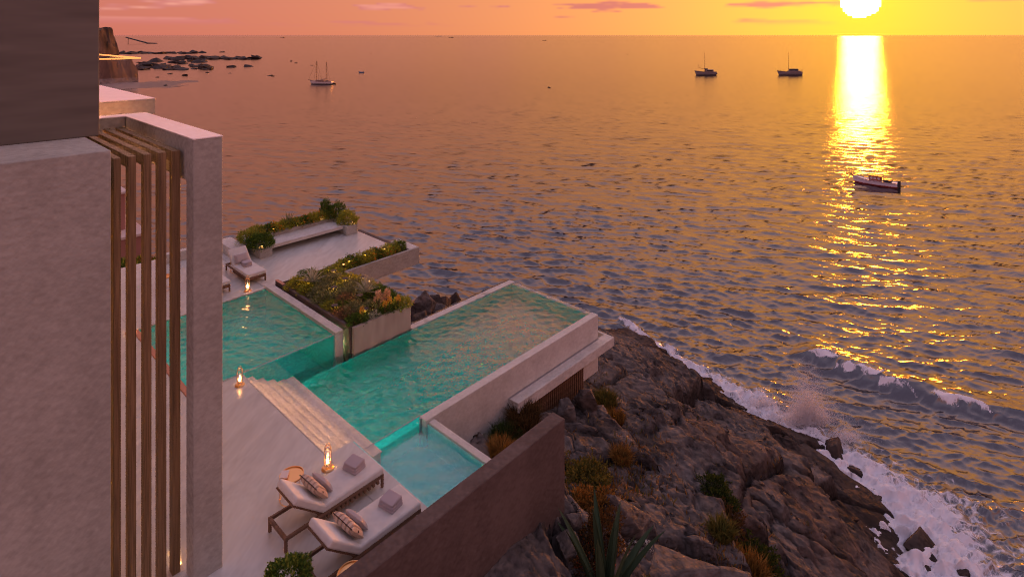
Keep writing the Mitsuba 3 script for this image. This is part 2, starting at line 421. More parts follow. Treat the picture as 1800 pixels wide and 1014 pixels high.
# nothing of the ground may rise into the pools, the deck or the gutter
WX, WY = RR * RT[0] + DD * FW[0], RR * RT[1] + DD * FW[1]
inside = (WX > -6) & (WX < 10.6) & (WY > 8.5) & (WY < 30) | (WX > 8) & (WX < 19.2) & (WY > 12.2) & (WY < 17.8) | (WX > 10) & (WX < 17.2) & (WY > 17) & (WY < 30)
cap = np.where((WY > 12.2) & (WY < 12.8) & (WX > 13.4) & (WX < 19.2), -2.15, -2.6)
Z = np.where(inside, np.minimum(Z, cap), Z)
TERR = RegularGridInterpolator((gr, gd), Z, bounds_error=False, fill_value=-14.0)
CV = RD(RR.ravel(), DD.ravel(), Z.ravel())
struct('cliff', (CV, grid_faces(len(gr), len(gd))[:, ::-1]), 'cliff_rock', 'brown cracked rock cliff sloping from the villa down to the surf', 38 if False else True, uv=np.stack([CV[:, 0] + crack_dark.ravel(), CV[:, 1]], 1))


def ground(x, y):
    r = x * RT[0] + y * RT[1]; d = x * FW[0] + y * FW[1]
    return float(TERR((r, d)))


# ------------------------------------------------------------------ the sea
SHORE = np.array([(8.0, 43, .2), (9.6, 39.9, .8), (11.2, 36, 1.7), (13.1, 33.2, 2.6), (13.9, 31.3, 2.3), (16.1, 29.5, 3.2), (16.2, 27.5, 6.0), (16.4, 26, 7.2), (16.6, 23.8, 7.6), (16.6, 22.4, 7.4), (17, 15, 6)])


def poly_dist(q, line):
    best, val = np.full(len(q), 1e9), np.zeros(len(q))
    for a, b in zip(line[:-1], line[1:]):
        ab = b[:2] - a[:2]
        t = np.clip(((q - a[:2]) @ ab) / (ab @ ab), 0, 1)
        dd_ = np.linalg.norm(q - (a[:2] + t[:, None] * ab), axis=1)
        m = dd_ < best
        best[m] = dd_[m]; val[m] = (a[2] + t * (b[2] - a[2]))[m]
    return best, val


ys = np.concatenate([[65, 65.5], np.arange(66, 1420, 1.65)])
dist = 21 * F / (ys - 63)
az = np.concatenate([np.linspace(-85, -52, 25), np.radians(np.arange(-50, 50, .1))* 180 / np.pi, np.linspace(50, 85, 25)])
az = np.radians(np.unique(az))
az = np.arctan(np.tan(az)) if False else az
DG, AG = np.meshgrid(dist, az, indexing='ij')
sr, sdp = (DG * np.tan(np.clip(AG, -1.45, 1.45))).ravel(), DG.ravel()
gap = np.gradient(dist)[:, None].repeat(len(az), 1).ravel().__abs__()
wr = np.random.default_rng(21)
hz, hr, hd = np.zeros(len(sr)), np.zeros(len(sr)), np.zeros(len(sr))
near = sdp < 900
for lam in np.geomspace(.26, 5.0, 100):
    th = math.radians(20) + wr.normal(0, .28 if lam > 1.0 else .56)
    kr, kd = -math.sin(th), -math.cos(th)
    k = 2 * np.pi / lam
    a = .044 * lam / (2 * np.pi) * (1.5 if lam < .9 else 1.15 if lam < 2.0 else .40)
    ph0 = wr.random() * 6.28
    m = near & (gap < lam * .7)
    fade = np.clip((lam * .7 - gap[m]) / (lam * .3), 0, 1)
    ph = k * (sr[m] * kr + sdp[m] * kd) + ph0
    c, s = np.cos(ph), np.sin(ph)
    hz[m] += fade * a * c
    hr[m] -= fade * a * 1.0 * kr * s
    hd[m] -= fade * a * 1.0 * kd * s
gust = .65 + .7 * nfbm(np.stack([sr * .03, sdp * .018, 0 * sr], -1), 3, 77)
hz *= gust
q = np.stack([sr, sdp], 1)
cov = np.zeros(len(sr))
loc = (sdp < 60) & (np.abs(sr) < 60)
ql = q[loc]
ds, wid = poly_dist(ql, SHORE)
t3 = np.concatenate([ql, 0 * ql[:, :1]], 1)
edge = ds / wid + (nfbm(t3 * .35, 4, 51) - .5) * 1.1
th_ = TERR(ql)
c0 = np.clip(1.25 - edge, 0, 1) ** 1.2 * np.where(ql[:, 1] < 44, 1, 0)
c0 = np.maximum(c0 * (.80 + .12 * np.clip((30 - ql[:, 1]) / 4, 0, 1)), np.clip((th_ + 11.9) / .7, 0, 1) * .72 * (ds < 3.0) * np.clip((37.5 - ql[:, 1]) / 3, 0, 1))
BREAK = np.array([(18.6, 38.6, 0), (19.75, 37.5, .7), (21.5, 35.7, .8), (23.1, 34.0, .75), (24.6, 33.1, .7), (25.8, 32.7, .6), (28.5, 31.2, .28), (32, 29.5, .12), (38, 27.5, .0)])
db, hb = poly_dist(ql, BREAK)
# signed side of the breaker: its steep face looks to the shore
seg = np.array([1.0, -.62]); nrm = np.array([-.62, -1.0]) / np.linalg.norm([.62, 1.0])
mid = BREAK[np.argmin(((ql[:, None, :] - BREAK[None, :, :2]) ** 2).sum(-1), 1)][:, :2]
side = (ql - mid) @ nrm
prof = np.where(side > 0, np.exp(-(db / .75) ** 2), np.exp(-(db / 1.9) ** 2))
wl = hz[loc] + hb * prof * .95
lipn = nfbm(t3 * 1.6, 3, 61)
on = ((ql[:, 0] > 19.3) & (ql[:, 0] < 23.3) | (ql[:, 0] > 24.2) & (ql[:, 0] < 26.4))
c1 = np.where(on & (side > -.12), np.clip(1.2 - np.abs(side - .16) / .36 + (lipn - .5) * 2.2, 0, 1), 0) * .88
c0 = np.maximum(c0, c1)
drift = np.clip(nfbm(t3 * .22, 3, 91) * 3.2 - 1.75, 0, 1) * np.clip((ql[:, 0] - 14) / 8, 0, 1) * np.clip((34 - ql[:, 1]) / 6, 0, 1)
c0 = np.maximum(c0, drift * .40)
wl = wl + np.clip(c0, 0, 1) * (nfbm(t3 * 2.6, 5, 71) - .35) * .85 * np.clip(1.6 - ds / wid, .35, 1)
hz[loc] = wl; cov[loc] = c0
SV = RD(sr + hr, sdp + hd, SEA + hz)
uv = np.stack([SV[:, 0] + cov, SV[:, 1]], 1)
FD, FA = np.meshgrid([140000.0, 30000.0, dist[0]], np.radians(np.linspace(-85, 85, 35)), indexing='ij')
FV = RD((FD * np.tan(FA)).ravel(), FD.ravel(), np.full(FD.size, SEA))
SF = np.vstack([grid_faces(len(dist), len(az))[:, ::-1], grid_faces(3, 35)[:, ::-1] + len(SV)])
SV, uv = np.vstack([SV, FV]), np.vstack([uv, FV[:, :2]])
struct('sea', (SV, SF), 'sea_water', 'rippled sea mirroring the sunset with white surf along the rocks', True, uv=uv)
SEAZ = lambda r, d: SEA

# spray thrown up where the wave hits the rocks
pr = np.random.default_rng(5)
ico = trimesh.Trimesh([[1, 1, 1], [1, -1, -1], [-1, 1, -1], [-1, -1, 1]], [[0, 1, 2], [0, 3, 1], [0, 2, 3], [1, 3, 2]], process=False)


def droplets(c, n, spread, up, r0):
    k = pr.random(n) ** 1.6
    angs = pr.normal(0, 1, (n, 2)) * spread
    pos = np.stack([c[0] + angs[:, 0] * (.5 + k), c[1] + angs[:, 1] * .35 * (.5 + k), SEA + .2 + up * k * np.exp(-(angs[:, 0] / spread / 1.5) ** 2) + pr.normal(0, .08, n)], 1)
    rad = r0 * (1.3 - k) * (.4 + pr.random(n))
    v = (RD(pos[:, 0], pos[:, 1], pos[:, 2])[:, None] + ico.vertices[None] * rad[:, None, None]).reshape(-1, 3)
    f = (ico.faces[None] + (np.arange(n) * len(ico.vertices))[:, None, None]).reshape(-1, 3)
    return v, f


solo('spray', cat_([droplets((15.9, 31.2), 26000, .80, 3.2, .0125), droplets((14.2, 32.6), 3500, .6, .8, .010), droplets((17.2, 29.9), 3500, .7, .9, .010)]), 'spray',
     'white spray bursting up where a wave hits the cliff foot', 'spray', kind='stuff')

# ------------------------------------------------------------------ terrace and steps
struct('terrace', cat_([box((-4, 8.40, -1.2), (7.08, 17.52, 0), .006), box((7.085, 8.40, -1.2), (7.785, 12.62, -.0005), .006), box((-4, 17.525, -1.2), (5.60, 29.3, -.0005), .006), box((5.605, 22.90, -1.2), (10.16, 29.3, -.001), .006)]),
       'deck_cement', 'smooth pale cement terrace around the pools')
struct('lookout_terrace', box((10.47, 22.85, -.8), (16.4, 28.0, -.03), .008), 'deck_cement', 'smooth grey cement platform jutting out over the sea')
st = thing('steps', 'wide pale steps with glowing edges going down into the pool', 'steps')
for k, (x0, x1, z) in enumerate([(7.085, 7.41, -.18), (7.415, 7.725, -.36), (7.73, 8.05, -.54), (8.055, 8.40, -.69), (8.405, 8.68, -.735)]):
    body = box((x0, 12.625 if k < 3 else 12.64, -2.0), (x1 - .045, 17.49, z), .004)
    nose = box((x1 - .045, 12.625 if k < 3 else 12.64, z - .035), (x1, 17.49, z), .004)
    part(st, 'step', cat_([body, nose]), 'pale_cement')
part(st, 'deck_nosing', box((7.0855, 12.63, -.035), (7.12, 17.49, -.001), .004), 'pale_cement')
for x, z in ((7.088, -.036), (7.375, -.216), (7.688, -.396), (8.012, -.576), (8.362, -.7255)):
    strip = trimesh.Trimesh([[x, 12.7, z], [x + .03, 12.7, z], [x + .03, 17.4, z], [x, 17.4, z]], [[0, 2, 1], [0, 3, 2]], process=False)
    k = part(st, 'light_strip', strip, 'wax')
    emit(k, WARM * (1.6 if z > -.7 else .7))
struct('side_ledge', box((7.79, 12.2, -1.2), (8.05, 12.62, -.56), .006), 'pale_cement', 'small pale ledge between the steps and the small pool')


# ------------------------------------------------------------------ pools
def ripples(x0, x1, y0, y1, z, step, amp_, seed):
    xs, yy = np.arange(x0, x1 + step * .5, step), np.arange(y0, y1 + step * .5, step)
    xs[-1], yy[-1] = x1, y1
    X, Y = np.meshgrid(xs, yy, indexing='ij')
    r_ = np.random.default_rng(seed)
    H = np.zeros_like(X)
    for lam in np.geomspace(.14, .62, 30):
        th = r_.normal(AX + .2, .75)
        H += amp_ * lam / (2 * np.pi) * np.cos(2 * np.pi / lam * (X * math.cos(th) + Y * math.sin(th)) + r_.random() * 6.28)
    return np.stack([X, Y, z + H], -1).reshape(-1, 3), grid_faces(len(xs), len(yy))


WZ = -.75
pool = thing('upper_pool', 'square raised pool with a glass front above the steps', 'swimming pool')
part(pool, 'floor', box((5.6, 17.5, -1.7), (10.4, 22.9, -1.4), 0), 'pool_tile')
for lo, hi in (((5.6, 17.56, -1.398), (5.77, 22.9, -.06)), ((10.16, 17.56, -1.398), (10.44, 22.9, -.06)), ((5.772, 22.75, -1.398), (10.158, 22.9, -.06)), ((5.772, 17.56, -1.398), (7.05, 17.60, -.06))):
    part(pool, 'wall', box(lo, hi, 0), 'pool_tile')
part(pool, 'coping', box((10.15, 17.49, -.055), (10.45, 22.9, .08), .008), 'pale_cement')
part(pool, 'end_post', box((10.15, 17.485, -2.1), (10.45, 17.62, -.058), .008), 'pale_cement')
part(pool, 'coping', box((10.16, 22.905, -.055), (10.45, 29.2, .02), .008), 'pale_cement')
part(pool, 'edge_trim', box((5.60, 17.53, -.05), (5.765, 22.74, .022), .006), 'copper_trim', label='reddish metal edge along the house side')
part(pool, 'edge_trim', box((5.6, 22.755, -.05), (10.148, 22.897, .012), .006), 'pale_cement')
part(pool, 'glass_panel', sheet((7.085, 17.51, -2.0), (10.148, 17.51, .02)), 'clear_pane')
part(pool, 'glass_rim', box((5.77, 17.497, .0205), (10.148, 17.52, .030), .002), 'steel')
struct('pool_water', ripples(5.77, 10.16, 17.53, 22.76, -.035, .027, .050, 1), 'water_clear', 'rippled turquoise water of the raised square pool', True)
k = part(pool, 'underwater_light', box((5.775, 17.8, -.78), (5.79, 22.5, -.73), 0), 'wax'); emit(k, TEAL * .9)
front = trimesh.Trimesh([[7.07, 17.53, -1.4], [10.16, 17.53, -1.4], [10.16, 17.53, -.035], [7.07, 17.53, -.035]], [[0, 1, 2], [0, 2, 3]], process=False)
part(pool, 'water_face', front, 'water_clear')

pool = thing('infinity_pool', 'long infinity pool running out towards the sea', 'swimming pool')
part(pool, 'floor', box((7.0, 12.8, -2.5), (18.45, 17.38, -2.2), 0), 'reflection_floor')  # floor colour carries a painted sunset reflection at the far end
part(pool, 'side_wall', box((10.19, 12.73, -2.9), (18.60, 13.02, -.735), .008), 'pale_cement')
part(pool, 'side_wall', box((13.055, 17.10, -2.9), (18.60, 17.40, -.735), .008), 'pale_cement')
part(pool, 'weir_wall', box((18.42, 13.025, -2.9), (18.60, 17.095, -.768), .006), 'pale_cement')
part(pool, 'lining', box((8.7, 17.06, -2.2), (18.41, 17.095, -.80), 0), 'pool_tile')
part(pool, 'lining', box((10.2, 13.025, -2.2), (18.41, 13.06, -.80), 0), 'pool_tile')
part(pool, 'lining', box((18.38, 13.065, -2.2), (18.415, 17.05, -.80), 0), 'pool_tile')
part(pool, 'lining', box((8.685, 13.06, -2.2), (8.70, 17.5, -.80), 0), 'pool_tile')
k = part(pool, 'underwater_light', box((8.705, 13.2, -1.28), (8.72, 17.3, -1.22), 0), 'wax'); emit(k, TEAL * 1.0)
part(pool, 'back_lining', box((8.7, 17.56, -2.2), (10.14, 17.6, -1.41), 0), 'pool_tile')
part(pool, 'gutter', cat_([box((13.55, 12.30, -1.96), (19.06, 12.40, -1.63), .006), box((13.55, 12.405, -1.96), (19.06, 12.725, -1.64), .006), box((18.96, 12.41, -1.96), (19.06, 17.4, -1.63), .006), box((18.605, 12.73, -1.96), (18.955, 17.4, -1.80), .006)]), 'pale_cement')
part(pool, 'gutter_channel', box((13.56, 12.66, -1.66), (18.60, 12.724, -1.632), .002), 'steel', label='thin grey drain line along the outer wall')
struct('pool_water', ripples(8.66, 18.60, 13.01, 17.52, WZ, .027, .050, 2), 'water_clear', 'rippled water of the infinity pool turning from teal to orange', True)

pool = thing('plunge_pool', 'small pale blue pool with glass wall beside the sun loungers', 'swimming pool')
part(pool, 'floor', box((7.70, 8.6, -1.75), (10.5, 13.0, -1.50), 0), 'plunge_tile')
part(pool, 'end_wall', box((10.27, 8.72, -2.9), (10.48, 12.725, -.80), .008), 'pale_cement')
part(pool, 'lining', box((10.245, 8.72, -1.5), (10.265, 12.98, -.86), 0), 'plunge_tile')
part(pool, 'lining', box((7.79, 8.72, -1.5), (7.82, 12.6, -.02), 0), 'plunge_tile')
part(pool, 'glass_panel', sheet((8.05, 12.995, -1.5), (10.19, 12.995, -.70)), 'clear_pane')
part(pool, 'glass_rim', box((8.05, 12.985, -.6995), (10.19, 13.006, -.690), .002), 'steel')
k = part(pool, 'underwater_light', box((7.825, 8.9, -1.32), (7.84, 12.5, -1.28), 0), 'wax'); emit(k, TEAL * .22)
part(pool, 'corner_post', box((10.13, 12.92, -1.5), (10.19, 12.98, -.74), .004), 'steel')
struct('pool_water', ripples(7.82, 10.26, 8.74, 12.98, -.93, .035, .022, 3), 'water_clear', 'clear pale blue water of the small pool', True)

sc = thing('slat_screen', 'row of brown wooden slats under the pool gutter', 'screen')
for k in range(26):
    x = 14.4 + k * .115
    part(sc, 'slat', box((x, 12.50, -3.6), (x + .055, 12.56, -1.965), .004), 'teak')

# garden wall in front
solo('garden_wall', box((3.2, 8.35, -1.6), (10.83, 8.71, 1.0), .015), 'umber_plaster', 'dark brown plaster wall with a broad top between the loungers and the cliff', 'wall')

# ------------------------------------------------------------------ villa
v = thing('villa', 'modern plastered villa with wooden fins at the left edge', 'house')
part(v, 'front_wall', box((-6, 11.42, -1), (2.51, 13.6, 8.1), .015), 'wall_plaster', label='pale pinkish plaster wall under the dark upper storey')
part(v, 'upper_storey', box((-6, 13.24, 8.103), (2.72, 15.84, 16), .012), 'dark_plaster', label='dark plain plaster upper storey')
part(v, 'column', box((3.77, 11.42, -.3), (4.28, 11.80, 8.10), .015), 'wall_plaster')
part(v, 'beam', box((3.77, 11.805, 7.30), (4.28, 16.27, 8.10), .015), 'wall_plaster')
part(v, 'beam', box((2.0, 15.86, 7.30), (3.765, 16.27, 8.10), .015), 'wall_plaster')
part(v, 'coping', cat_([box((3.766, 11.416, 8.102), (4.284, 16.274, 8.125), .004), box((2.725, 15.856, 8.102), (3.765, 16.274, 8.125), .004)]), 'lit_top')  # added thin layer, whitened to paint the bright light on the beam tops
part(v, 'coping', box((-2.004, 17.686, 8.302), (4.894, 27.0, 8.322), .004), 'lit_top')  # same added layer, light on the balcony top put into its colour
part(v, 'back_wall', box((-6, 15.86, -1), (1.9, 29, 7.9), .015), 'wall_plaster')
for x0, x1 in ((2.645, 2.755), (2.865, 2.985), (3.105, 3.225), (3.335, 3.465), (3.565, 3.70)):
    part(v, 'fin', cat_([box((x0, 11.88, -.2), (x1, 12.06, 7.87), .006), box((x0, 12.06, 7.66), (x1, 15.855, 7.87), .006)]), 'fin_wood')
part(v, 'fin_base', box((2.52, 11.86, -.3), (3.765, 12.10, .012), .004), 'pale_cement')
part(v, 'balcony', box((-2, 17.69, 7.90), (4.89, 27, 8.30), .012), 'wall_plaster')
k = part(v, 'uplight', box((3.715, 12.05, .005), (3.76, 12.5, .02), 0), 'wax'); emit(k, WARM * 3)
k = part(v, 'cove_light', box((3.64, 13.0, 7.62), (3.69, 15.7, 7.65), 0), 'wax'); emit(k, np.array([1, .34, .10]) * 1.8)
k = part(v, 'cove_light', box((2.9, 15.80, 7.30), (3.7, 15.855, 7.34), 0), 'wax'); emit(k, np.array([1, .36, .12]) * 5)
k = part(v, 'cove_light', box((2.6, 17.0, 7.50), (4.2, 17.06, 7.54), 0), 'wax'); emit(k, np.array([1, .32, .12]) * 4.5)
g = thing('glass_balustrade', 'glass balcony balustrade with a glowing golden handrail on the villa', 'railing')
part(g, 'pane', sheet((1.5, 17.78, 8.324), (4.535, 17.78, 9.384)), 'soft_pane')
part(g, 'pane', sheet((4.54, 17.785, 8.324), (4.54, 26, 9.384)), 'soft_pane')
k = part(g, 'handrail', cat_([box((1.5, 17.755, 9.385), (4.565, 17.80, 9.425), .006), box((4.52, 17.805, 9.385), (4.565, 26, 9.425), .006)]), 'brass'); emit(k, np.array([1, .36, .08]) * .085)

# ------------------------------------------------------------------ planters, bench
p = thing('garden_planter', 'big board marked concrete planter full of lit shrubs beside the pool', 'planter')
part(p, 'front_wall', box((10.66, 17.18, -2.1), (13.05, 17.30, .15), .01), 'cast_concrete')
part(p, 'side_wall', box((10.58, 17.305, -2.1), (10.70, 22.84, .15), .01), 'umber_plaster', label='dark inner side wall with a rusty red end')
part(p, 'side_wall', box((12.93, 17.305, -2.1), (13.05, 21.60, .15), .01), 'cast_concrete')
part(p, 'rim_end', box((10.575, 22.2, .153), (10.705, 22.85, .172), .004), 'copper_trim')
k = part(p, 'corner_light', box((10.50, 17.9, -.60), (10.53, 18.1, -.50), 0), 'wax'); emit(k, np.array([1.0, .50, .22]) * 14)
part(p, 'soil', box((10.705, 17.305, -.4), (12.925, 22.8, .02), 0), 'soil')
p = thing('strip_planter', 'long narrow planter along the edge of the lookout platform', 'planter')
part(p, 'near_wall', box((13.055, 21.6, -.66), (16.9, 21.72, .12), .01), 'wall_plaster')
part(p, 'inner_rim', box((12.9, 22.73, -.66), (16.4, 22.84, .12), .01), 'pale_cement')
part(p, 'end_slab', box((16.42, 21.725, -.66), (16.9, 23.2, .12), .01), 'pale_cement')
part(p, 'soil', box((13.06, 21.725, -.6), (16.41, 22.725, .05), 0), 'soil')
part(p, 'end_cap', box((12.92, 21.605, -.66), (13.05, 22.72, .11), .01), 'cast_concrete')
p = thing('bench_planter', 'low u shaped planter around the bench at the far edge of the platform', 'planter')
part(p, 'arm', box((11.33, 25.97, -.03), (11.90, 27.2, .44), .01), 'wall_plaster')
part(p, 'arm', box((15.60, 25.80, -.03), (16.24, 27.2, .44), .01), 'wall_plaster')
part(p, 'back', box((11.1, 27.205, -.03), (16.24, 27.95, .60), .01), 'wall_plaster')
solo('bench', box((11.905, 26.10, .26), (15.595, 27.20, .42), .012), 'pale_cement', 'long pale bench slab held between the two arms of the planter', 'bench')
solo('plinth', box((10.46, 26.7, -.03), (11.09, 28.6, .42), .012), 'pale_cement', 'low white block left of the bench planter', 'plinth')
solo('plinth', box((8.2, 28.3, -.03), (10.45, 28.6, .42), .012), 'pale_cement', 'low white kerb wall behind the far loungers', 'plinth')
solo('side_walkway', box((16.45, 23.25, -1.2), (17.5, 27.6, -.55), .02), 'umber_plaster', 'lower brown ledge on the sea side of the lookout platform', 'ledge')


# ------------------------------------------------------------------ furniture
def cushion(lx, ly, h, n=14, plump=.5):
    """A stuffed cushion: pinched edges, plump middle; the uv runs along x."""
    u = np.linspace(-1, 1, n)
    U, V = np.meshgrid(u, u, indexing='ij')
    e = ((1 - U ** 4) * (1 - V ** 4)).clip(0) ** plump
    pin = 1 - .06 * (1 - np.abs(U)) * np.abs(V) ** 3 * 2
    top = np.stack([U * lx / 2 * (1 - .05 * (1 - V ** 2)), V * ly / 2 * (1 - .05 * (1 - U ** 2)), h / 2 * e], -1).reshape(-1, 3)
    bot = top * [1, 1, -1]
    f = grid_faces(n, n)
    vv = np.vstack([top, bot]); ff = np.vstack([f, f[:, ::-1] + n * n])
    uv_ = np.stack([U.ravel() * .5 + .5, V.ravel() * .5 + .5], 1)
    return vv, ff, np.vstack([uv_, uv_])


def soft_box(lo, hi, r=.045):
    lo, hi = np.array(lo, float), np.array(hi, float)
    s = trimesh.creation.icosphere(subdivisions=2, radius=r)
    return hull(np.vstack([s.vertices + [x, y, z] for x in (lo[0] + r, hi[0] - r) for y in (lo[1] + r, hi[1] - r) for z in (lo[2] + r, hi[2] - r)]))


def placed(m, M):
    if isinstance(m, tuple): return (np.asarray(m[0]) @ M[:3, :3].T + M[:3, 3], m[1])
    m = m.copy(); m.apply_transform(M); return m


def frame_at(x, y, z=0, rz=0):
    M = trimesh.transformations.rotation_matrix(rz, [0, 0, 1]); M[:3, 3] = [x, y, z]; return M


def lounger(x, y, rz, label, group):
    """Head end at local x = 0, foot end at x = 2.27, width .74 along y."""
    M = frame_at(x, y, 0, rz)
    t = thing('sun_lounger', label, 'sun lounger', group)
    W, L = .74, 2.27
    for xx, yy in ((0, 0), (0, W - .05), (L - .06, 0), (L - .06, W - .05)):
        part(t, 'leg', placed(box((xx, yy, 0), (xx + .06, yy + .05, .295), .006), M), 'teak')
    for yy in (.0, W - .05):
        part(t, 'rail', placed(box((.062, yy, .22), (L - .062, yy + .05, .29), .006), M), 'teak')
    part(t, 'rail', placed(box((.0, .052, .22), (.06, W - .052, .29), .006), M), 'teak')
    part(t, 'rail', placed(box((L - .06, .052, .22), (L, W - .052, .29), .006), M), 'teak')
    for k in range(13):
        xx = .80 + k * .108
        part(t, 'slat', placed(box((xx, -.004, .135), (xx + .055, W + .004, .219), .004), M), 'teak')
    part(t, 'mattress', placed(soft_box((.78, -.01, .292), (L + .0, W + .01, .44)), M), 'fabric', 40)
    b = soft_box((-.0, -.01, .0), (.84, W + .01, .145))
    bm = box((.02, .02, -.035), (.80, W - .02, -.002), .006)
    h = trimesh.transformations.rotation_matrix(math.radians(180), [0, 0, 1])
    B = trimesh.transformations.rotation_matrix(math.radians(40), [0, 1, 0])
    B[:3, 3] = [.80, 0, .30]
    S = np.eye(4); S[0, 3] = -.84
    part(t, 'backrest', placed(b, M @ B @ S), 'fabric', 40)
    part(t, 'backrest_frame', placed(bm, M @ B @ S), 'teak')
    return M, B


def pillow_on(M, loc, tilt, size, bsdf, name, label, cat, seam=False, yaw=0.0):
    vv, ff, uv_ = cushion(*size)
    R = trimesh.transformations.rotation_matrix(yaw, [0, 0, 1]) @ trimesh.transformations.rotation_matrix(tilt, [0, 1, 0])
    R[:3, 3] = loc
    A = M @ R
    key = thing(name, label, cat)
    # stripes cross the width: uv.x follows the pillow's long side (local y)
    part(key, 'cover', (vv @ A[:3, :3].T + A[:3, 3], ff), bsdf, True, uv=uv_[:, ::-1])
    if seam:
        e = size[1] / 2 * .97
        part(key, 'seam_piping', placed(tube([[0, -e, size[2] * .10], [0, -e * .5, size[2] * .47], [0, 0, size[2] * .52], [0, e * .5, size[2] * .47], [0, e, size[2] * .10]], .009, 6), A), 'piping')
        part(key, 'edge_piping', placed(tube([[-size[0] / 2, -e, 0], [-size[0] / 2 * .95, 0, 0], [-size[0] / 2, e, 0]], .009, 6), A), 'piping')
    return key


def towel(M, loc, yaw, label):
    R = frame_at(*loc, yaw)
    key = thing('towel', label, 'towel')
    r_ = np.random.default_rng(int(abs(loc[0] * 100)))
    z = 0
    for k in range(3):
        m = soft_box((-.165 + .008 * k, -.20 + .006 * k, z), (.165 - .006 * k, .20 - .012 * k, z + .062), .028)
        m = m.subdivide()
        vv = np.array(m.vertices)
        vv[:, 2] += (nfbm(vv * 9 + k * 7, 3, 3) - .5) * .030 * (k + 1)
        vv[:, :2] += (nfbm(vv * 7 + 3, 2, 8)[:, None] - .5) * .02
        m = trimesh.Trimesh(vv, m.faces, process=False)
        part(key, 'fold', placed(m, M @ R), 'towel_cloth', True)
        z += .058


def side_table(x, y, h, label, r_=.24, group=None):
    t = thing('side_table', label, 'side table', group)
    part(t, 'top', lathe([(0, h - .03), (r_, h - .03), (r_ + .012, h - .02), (r_ + .012, h + .012), (r_ - .004, h + .012), (r_ - .008, h - .01), (0, h - .01)], (x, y, 0), 32), 'brass', 30)
    for a in (0.4, 2.5, 4.6):
        part(t, 'leg', tube([[x + r_ * math.cos(a), y + r_ * math.sin(a), 0.01], [x + r_ * .98 * math.cos(a), y + r_ * .98 * math.sin(a), h - .03]], .010), 'brass')
    part(t, 'lower_ring', tube([[x + r_ * math.cos(a), y + r_ * math.sin(a), .03] for a in np.linspace(0, 2 * np.pi, 25)], .008, 6, False), 'brass')
    return t


def lantern(x, y, s, label, power):
    t = thing('lantern', label, 'lantern', 'lanterns with candles around the pools')
    r_ = .095 * s; h = .46 * s
    part(t, 'base', lathe([(0, 0), (r_ * 1.35, 0), (r_ * 1.35, .025 * s), (r_ * 1.1, .05 * s), (0, .05 * s)], (x, y, 0), 24), 'brass', 30)
    part(t, 'glass', lathe([(r_ * .8, .052 * s), (r_ * .86, .20 * s), (r_ * .8, .37 * s)], (x, y, 0), 24), 'clear_pane', 60)
    for a in (.3, 1.87, 3.44, 5.01):
        part(t, 'wire', tube([[x + r_ * math.cos(a), y + r_ * math.sin(a), .045 * s], [x + r_ * math.cos(a), y + r_ * math.sin(a), h - .06 * s], [x + r_ * .6 * math.cos(a), y + r_ * .6 * math.sin(a), h]], .006 * s, 6), 'brass')
    part(t, 'top_ring', tube([[x + r_ * .6 * math.cos(a), y + r_ * .6 * math.sin(a), h] for a in np.linspace(0, 2 * np.pi, 17)], .008 * s, 6, False), 'brass')
    part(t, 'handle', tube([[x + r_ * .6 * math.cos(a), y, h + r_ * .9 * math.sin(a)] for a in np.linspace(0, np.pi, 9)], .006 * s, 6), 'brass')
    part(t, 'candle', lathe([(0, .052 * s), (.04 * s, .052 * s), (.042 * s, .13 * s), (0, .135 * s)], (x, y, 0), 16), 'wax', 30)
    k = part(t, 'flame', lathe([(0, .14 * s), (.024 * s, .155 * s), (.028 * s, .18 * s), (.014 * s, .215 * s), (0, .24 * s)], (x, y, 0), 12), 'wax', 60)
    emit(k, WARM * power)


GL = 'sun loungers on the terrace'
M1, B1 = lounger(5.20, 10.81, 0, 'cushioned sun lounger at the middle of the deck beside the lantern', GL)
M2, B2 = lounger(5.17, 9.45, 0, 'cushioned sun lounger close to the dark garden wall', GL)
M3, B3 = lounger(9.76, 25.75, -math.pi / 2, 'far cushioned sun lounger standing at the corner of the raised pool', GL)
M4, B4 = lounger(8.35, 25.75, -math.pi / 2, 'far cushioned sun lounger half hidden behind the villa column', GL)
for M, tag in ((M1, 'on the middle lounger'), (M2, 'on the lounger by the garden wall')):
    pillow_on(M, (.80, .37, .66), math.radians(50), (.42, .66, .19), 'stripe_fabric', 'striped_pillow', f'brown and cream striped pillow with dark piping {tag}', 'pillow', True, .06)
    pillow_on(M, (1.03, .44, .585), math.radians(58), (.31, .50, .14), 'grey_fabric', 'small_pillow', f'small plain pale pillow leaning on the striped one {tag}', 'pillow', False, .10)
pillow_on(M3, (.80, .36, .64), math.radians(50), (.40, .60, .18), 'grey_fabric', 'small_pillow', 'plain pillow on the far lounger at the pool corner', 'pillow')
pillow_on(M4, (.80, .36, .64), math.radians(50), (.40, .60, .18), 'stripe_fabric', 'striped_pillow', 'striped pillow on the far lounger behind the column', 'pillow')
towel(M1, (1.80, .46, .437), .25, 'folded mauve towel on the middle lounger')
towel(M2, (1.78, .38, .437), .20, 'folded mauve towel on the lounger by the garden wall')
towel(M3, (1.25, .37, .437), 1.57, 'folded towel on the far lounger at the pool corner')
side_table(5.92, 12.00, .52, 'round brass side table with a white book behind the middle lounger')
side_table(5.55, 9.02, .52, 'round brass side table squeezed between lounger and garden wall')
side_table(10.05, 25.3, .50, 'small round brass side table next to the far lounger at the pool corner')
side_table(7.36, 25.55, .52, 'small round brass side table left of the half hidden far lounger')
bk = thing('book', 'white closed book lying on the brass table behind the middle lounger', 'book')
R = frame_at(5.80, 12.08, .512, .9)
part(bk, 'cover', placed(cat_([box((-.11, -.08, .02), (.11, .08, .024), .001), box((-.11, -.08, .047), (.11, .08, .051), .001)]), R), 'paper')
